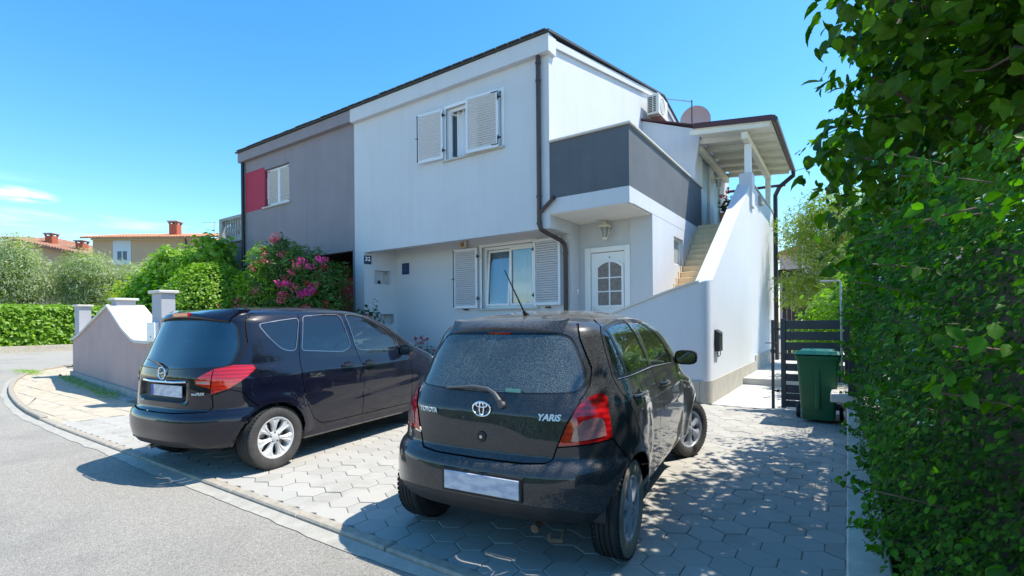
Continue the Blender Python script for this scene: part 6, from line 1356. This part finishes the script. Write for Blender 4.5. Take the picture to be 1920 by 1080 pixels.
# ------------------------------------------------------------------ dark blue people carrier
MS = Shell([(0.200,0.210),(0.260,0.140),(0.340,0.090),(0.440,0.070),(0.545,0.070),(0.585,0.083),(0.612,0.103),(0.628,0.130),(0.645,0.148),(0.860,0.158),(0.950,0.162),(1.040,0.180),(1.120,0.215),(1.310,0.295),(1.508,0.380),(1.563,0.415),(1.596,0.520),(1.623,0.770),(1.642,1.020),(1.653,1.400),(1.657,1.750)],
           [(0.200,4.050),(0.340,4.200),(0.550,4.290),(0.700,4.280),(0.820,4.180),(0.920,4.000),(1.000,3.800),(1.060,3.600),(1.100,3.470),(1.200,3.270),(1.398,2.920),(1.530,2.620),(1.596,2.360),(1.640,2.100),(1.657,1.750)],
           [(0.200,0.800),(0.280,0.845),(0.400,0.875),(0.550,0.892),(0.720,0.904),(0.860,0.903),(0.940,0.895),(1.000,0.875),(1.060,0.850),(1.140,0.828),(1.310,0.770),(1.475,0.705),(1.541,0.668),(1.579,0.625),(1.607,0.560),(1.629,0.470),(1.643,0.370),(1.652,0.240),(1.657,0.000)],
           [(.2,.95),(.7,.98),(.95,.98),(1.15,.82),(1.5,.62),(1.615,.6)], [(.2,2.9),(.7,3.0),(.95,3.0),(1.15,2.9),(1.5,3.2),(1.615,2.4)],
           [(.2,1.0),(.9,1.3),(1.1,.9),(1.5,.6),(1.615,.6)], [(.2,2.7),(.9,2.5),(1.1,2.9),(1.615,2.4)], 1.6565, 1.75, None, None, (.7, 2.6, .0, .045, 1.0, 1.3))
ARM = [(.755,.315), (3.424,.315)]
def dispM(V):
    V = flare(V, ARM, .372, .022, .08); ym = np.clip((.385-V[:, 1])/.03, 0, 1)*np.clip((V[:, 2]-.715)/.02, 0, 1)*np.clip((.905-V[:, 2])/.012, 0, 1)*(V[:, 0] < .5); V[:, 0] += .035*ym
    cr2 = np.exp(-((V[:, 2]-(.50+.20*(V[:, 0]-1.0)/2))/.04)**2)*(V[:, 1] > .7)*np.clip((V[:, 0]-1.3)/.4, 0, 1)*np.clip((3.1-V[:, 0])/.3, 0, 1); V[:, 1] -= .008*cr2; return V
MS.disp = dispM
qm = [(.71,1.45),(.95,1.485),(1.19,1.512),(1.05,1.173),(.955,1.177),(.887,1.203),(.785,1.317)]; rm = [(1.262,1.532),(1.55,1.55),(1.78,1.552),(1.82,1.185),(1.76,1.15),(1.68,1.125),(1.13,1.17)]
fm = [(1.87,1.556),(2.06,1.552),(2.26,1.505),(2.52,1.365),(2.63,1.20),(2.60,1.10),(1.98,1.128),(1.905,1.165)]; tm = [(2.665,1.31),(2.89,1.120),(2.675,1.112)]
rwm = smoothpoly([(-.7,1.500),(.55,1.490),(.612,1.455),(.690,1.25),(.700,1.055),(.23,1.035),(-.7,1.025)], .06, 4); rwm = [(-.7,1.500)]+[p for p in rwm if p[0] > -.3]+[(-.7,1.025)]
hl = [(.60,1.565),(.64,1.49),(.715,1.28),(.732,1.07),(.722,1.0)]; hl2 = [(.622,.805),(.632,.74),(.636,.68),(.60,.632),(.3,.618),(-.1,.614)]
lampM = R_l([(.477,.934),(.538,.98),(.609,1.027),(.72,1.062),(.795,1.055),(.814,1.02),(.789,.917),(.73,.846),(.622,.800),(.615,.850),(.48,.893)])
lampMc = R_l([(.49,.897),(.49,.92),(.607,.918),(.607,.890)])
dR_ = [(1.21,1.56),(1.09,1.16),(1.062,.928),(1.10,.669),(1.233,.422),(1.34,.36),(1.51,.343),(1.969,.345)]; dB = [(1.835,1.565),(1.895,1.13),(1.96,.907),(1.969,.345)]; dF_ = [(2.30,1.53),(2.62,1.35),(2.72,1.10),(2.88,.9),(2.90,.345)]
fc = circle(.67,.926,.070,24)
regm = [('cut','side',circle(*ARM[0],.358)), ('cut','side',circle(*ARM[1],.358)), ('qglass','side',smoothpoly(qm,.04)), ('rglass','side',smoothpoly(rm,.04)), ('fglass','side',smoothpoly(fm,.05)), ('tglass','side',smoothpoly(tm,.02)),
        ('trim','side',inset(smoothpoly(qm,.04),-.008)), ('trim','side',inset(smoothpoly(rm,.04),-.008)), ('trim','side',inset(smoothpoly(fm,.05),-.008)), ('trim','side',inset(smoothpoly(tm,.02),-.008)),
        ('rwglass','rear',rwm), ('seal','rear',[(-.7,1.512)]+[p for p in inset(rwm,-.012) if p[0] > -.3]+[(-.7,1.012)]), ('lampc','mix',lampMc), ('lampsplit','rear',stroke([(.618,.79),(.612,1.04)],.009)), ('lamp','mix',lampM),
        ('gap','rear',stroke(hl,.009)), ('gap','rear',stroke(hl2,.010)), ('gap','side',stroke(dR_,.008)), ('gap','side',stroke(dB,.008)), ('gap','side',stroke(dF_,.008)), ('gap','side',stroke([(1.969,.345),(2.90,.345)],.008)), ('gap','side',stroke(fc[:24],.006)),
        ('gap','rear',stroke([(.632,.79),(.735,.836),(.80,.80),(.845,.66)],.007)),
        ('recess','rear',[(-.7,.71),(-.7,.90),(.365,.90),(.38,.85),(.34,.74),(.30,.71)]),
        ('diffuser','rear',[(-.7,.21),(-.7,.36),(.42,.36),(.55,.30),(.62,.21)]),
        ('hatch','rear',[(-.7,1.56)]+hl+hl2[:-1]+[(-.7,.614)]), ('bumper','rear',[(-.7,.2),(-.7,.614),(.3,.618),(.60,.632),(.636,.68),(.632,.79),(.735,.836),(.80,.80),(.845,.66),(.86,.2)]),
        ('doorr','side',dR_+dB[::-1]), ('doorf','side',dB+[(2.90,.345)]+dF_[::-1][1:]+[(2.1,1.565)]), ('headlamp','mix',[('s',3.62,.82),('s',3.50,.945),('s',3.72,.93),('s',4.0,.80),('s',3.9,.74)])]
partsM = dict(body=('body','paint_blue',0,'whole'), qglass=('window','glass_privacy2',-.005,'both'), rglass=('window','glass_privacy2',-.005,'both'), fglass=('window','glass_side',-.005,'both'), tglass=('window','glass_side',-.005,'both'), trim=('window_trim','trim_chrome',.001,'whole'), seal=('window_seal','seal',-.003,'whole'),
    rwglass=('rear_window','glass_privacy',-.004,'whole'), lamp=('tail_light','lamp_red',.006,'both'), lampc=('tail_light_lens','lamp_clear',.008,'both'), lampsplit=('tail_light_joint','lamp_dark_red',-.002,'both'), gap=('panel_gap','car_gap',-.009,'whole'), recess=('plate_recess','car_black',0,'whole'), diffuser=('valance','plastic_dark',-.006,'whole'),
    hatch=('tailgate','paint_blue',0,'whole'), bumper=('bumper','paint_blue',.003,'whole'), doorr=('door','paint_blue',0,'both'), doorf=('door','paint_blue',0,'both'), headlamp=('headlight','lamp_clear',.003,'both'))
MP = (-5.66, 2.66, 7.4, .78, 1.01)
car2, mdM, dataM = make_car('parked_car', place(*MP), MP[2], 'glossy dark blue people carrier with chrome window trim and silver alloy wheels', 'car', MS, regm, .295, partsM, MP[4])
for sgn in (-1, 1):
    wheel(car2, .765, .79, .316, .205, sgn, 'alloy', 0); wheel(car2, 3.424, .79, .316, .205, sgn, 'alloy', math.radians(3))
for a_ in ARM: well(car2, a_[0], a_[1], .366, .5, .80)
obj('sill', MB().bbox(1.12, 3.06, -.845, .845, .22, .33, .02), 'paint_blue', car2)
obj('underbody', MB().bbox(.40, 3.9, -.55, .55, .22, .34, .03), 'car_black', car2)
interior(car2, 2.1, 1.15, 2.75, 1.03, .68, .12, 'seat_pale')
spoiler(car2, MS, np.linspace(-.57, .57, 19), 1.545, .05, .012, .22, 'paint_blue', .035, 'spoiler', .5, .055)
obj('brake_light', MB().bbox(surf(MS,0,1.545)-.060, surf(MS,0,1.545)-.02, -.14, .12, 1.530, 1.572, .006), 'lamp_red', car2)
tg = mdM['hatch']
e_ = emblem_bolt(.058); e_.v = [(surf(MS, 0, .99)-.010+a, b-.03, c+.985) for a, b, c in e_.v]; obj('emblem', e_, 'chrome', tg, True)
obj('chrome_strip', MB().tube([onrear(MS,y,.906+.006*(abs(y+.05)>.30),d_) for y, d_ in ((.29,.0),(.27,.014),(.12,.016),(-.05,.016),(-.22,.016),(-.36,.014),(-.38,.0))], .011, 8), 'chrome', tg, True)
xp = float(surf(MS,0,.80))+.035; pl = obj('number_plate', MB().bbox(xp-.022,xp-.012,-.335,.175,.762,.872,.003), 'plate_white', tg); obj('blue_band', MB().box(xp-.0235,xp-.0221,.130,.172,.765,.869), 'plate_blue', pl)
letters('ecoFLEX', .034, -.515, .800, MS, tg, 'letter_silver', bold=.001)
mb = MB().tube([onrear(MS,0,1.045,.01), onrear(MS,.0,1.06,.035), onrear(MS,.08,1.085,.03), onrear(MS,.30,1.11,.02)], [.014,.013,.010,.006], 8); obj('wiper', mb, 'wiper_grey', car2, True)
obj('exhaust', MB().tube([(.5,.10,.29),(.20,.10,.285),(.11,.10,.27)], .024, 12), 'exhaust', car2, True)
obj('aerial', MB().tube([(.80,-.08,1.585),(.75,-.08,1.61)], [.02,.01], 8).tube([(.76,-.08,1.60),(.68,-.06,1.68)], [.005,.004], 6), 'car_black', car2, True)
for s in (0, 1):
    sd = -1 if s == 0 else 1; handle(mdM['doorr'][s], 1.72, .965, MS, 'paint_blue', sd, .18); handle(mdM['doorf'][s], 2.07, .962, MS, 'paint_blue', sd, .18); mirror(car2, 2.72, .95*sd, 1.09, 'paint_blue', sd)
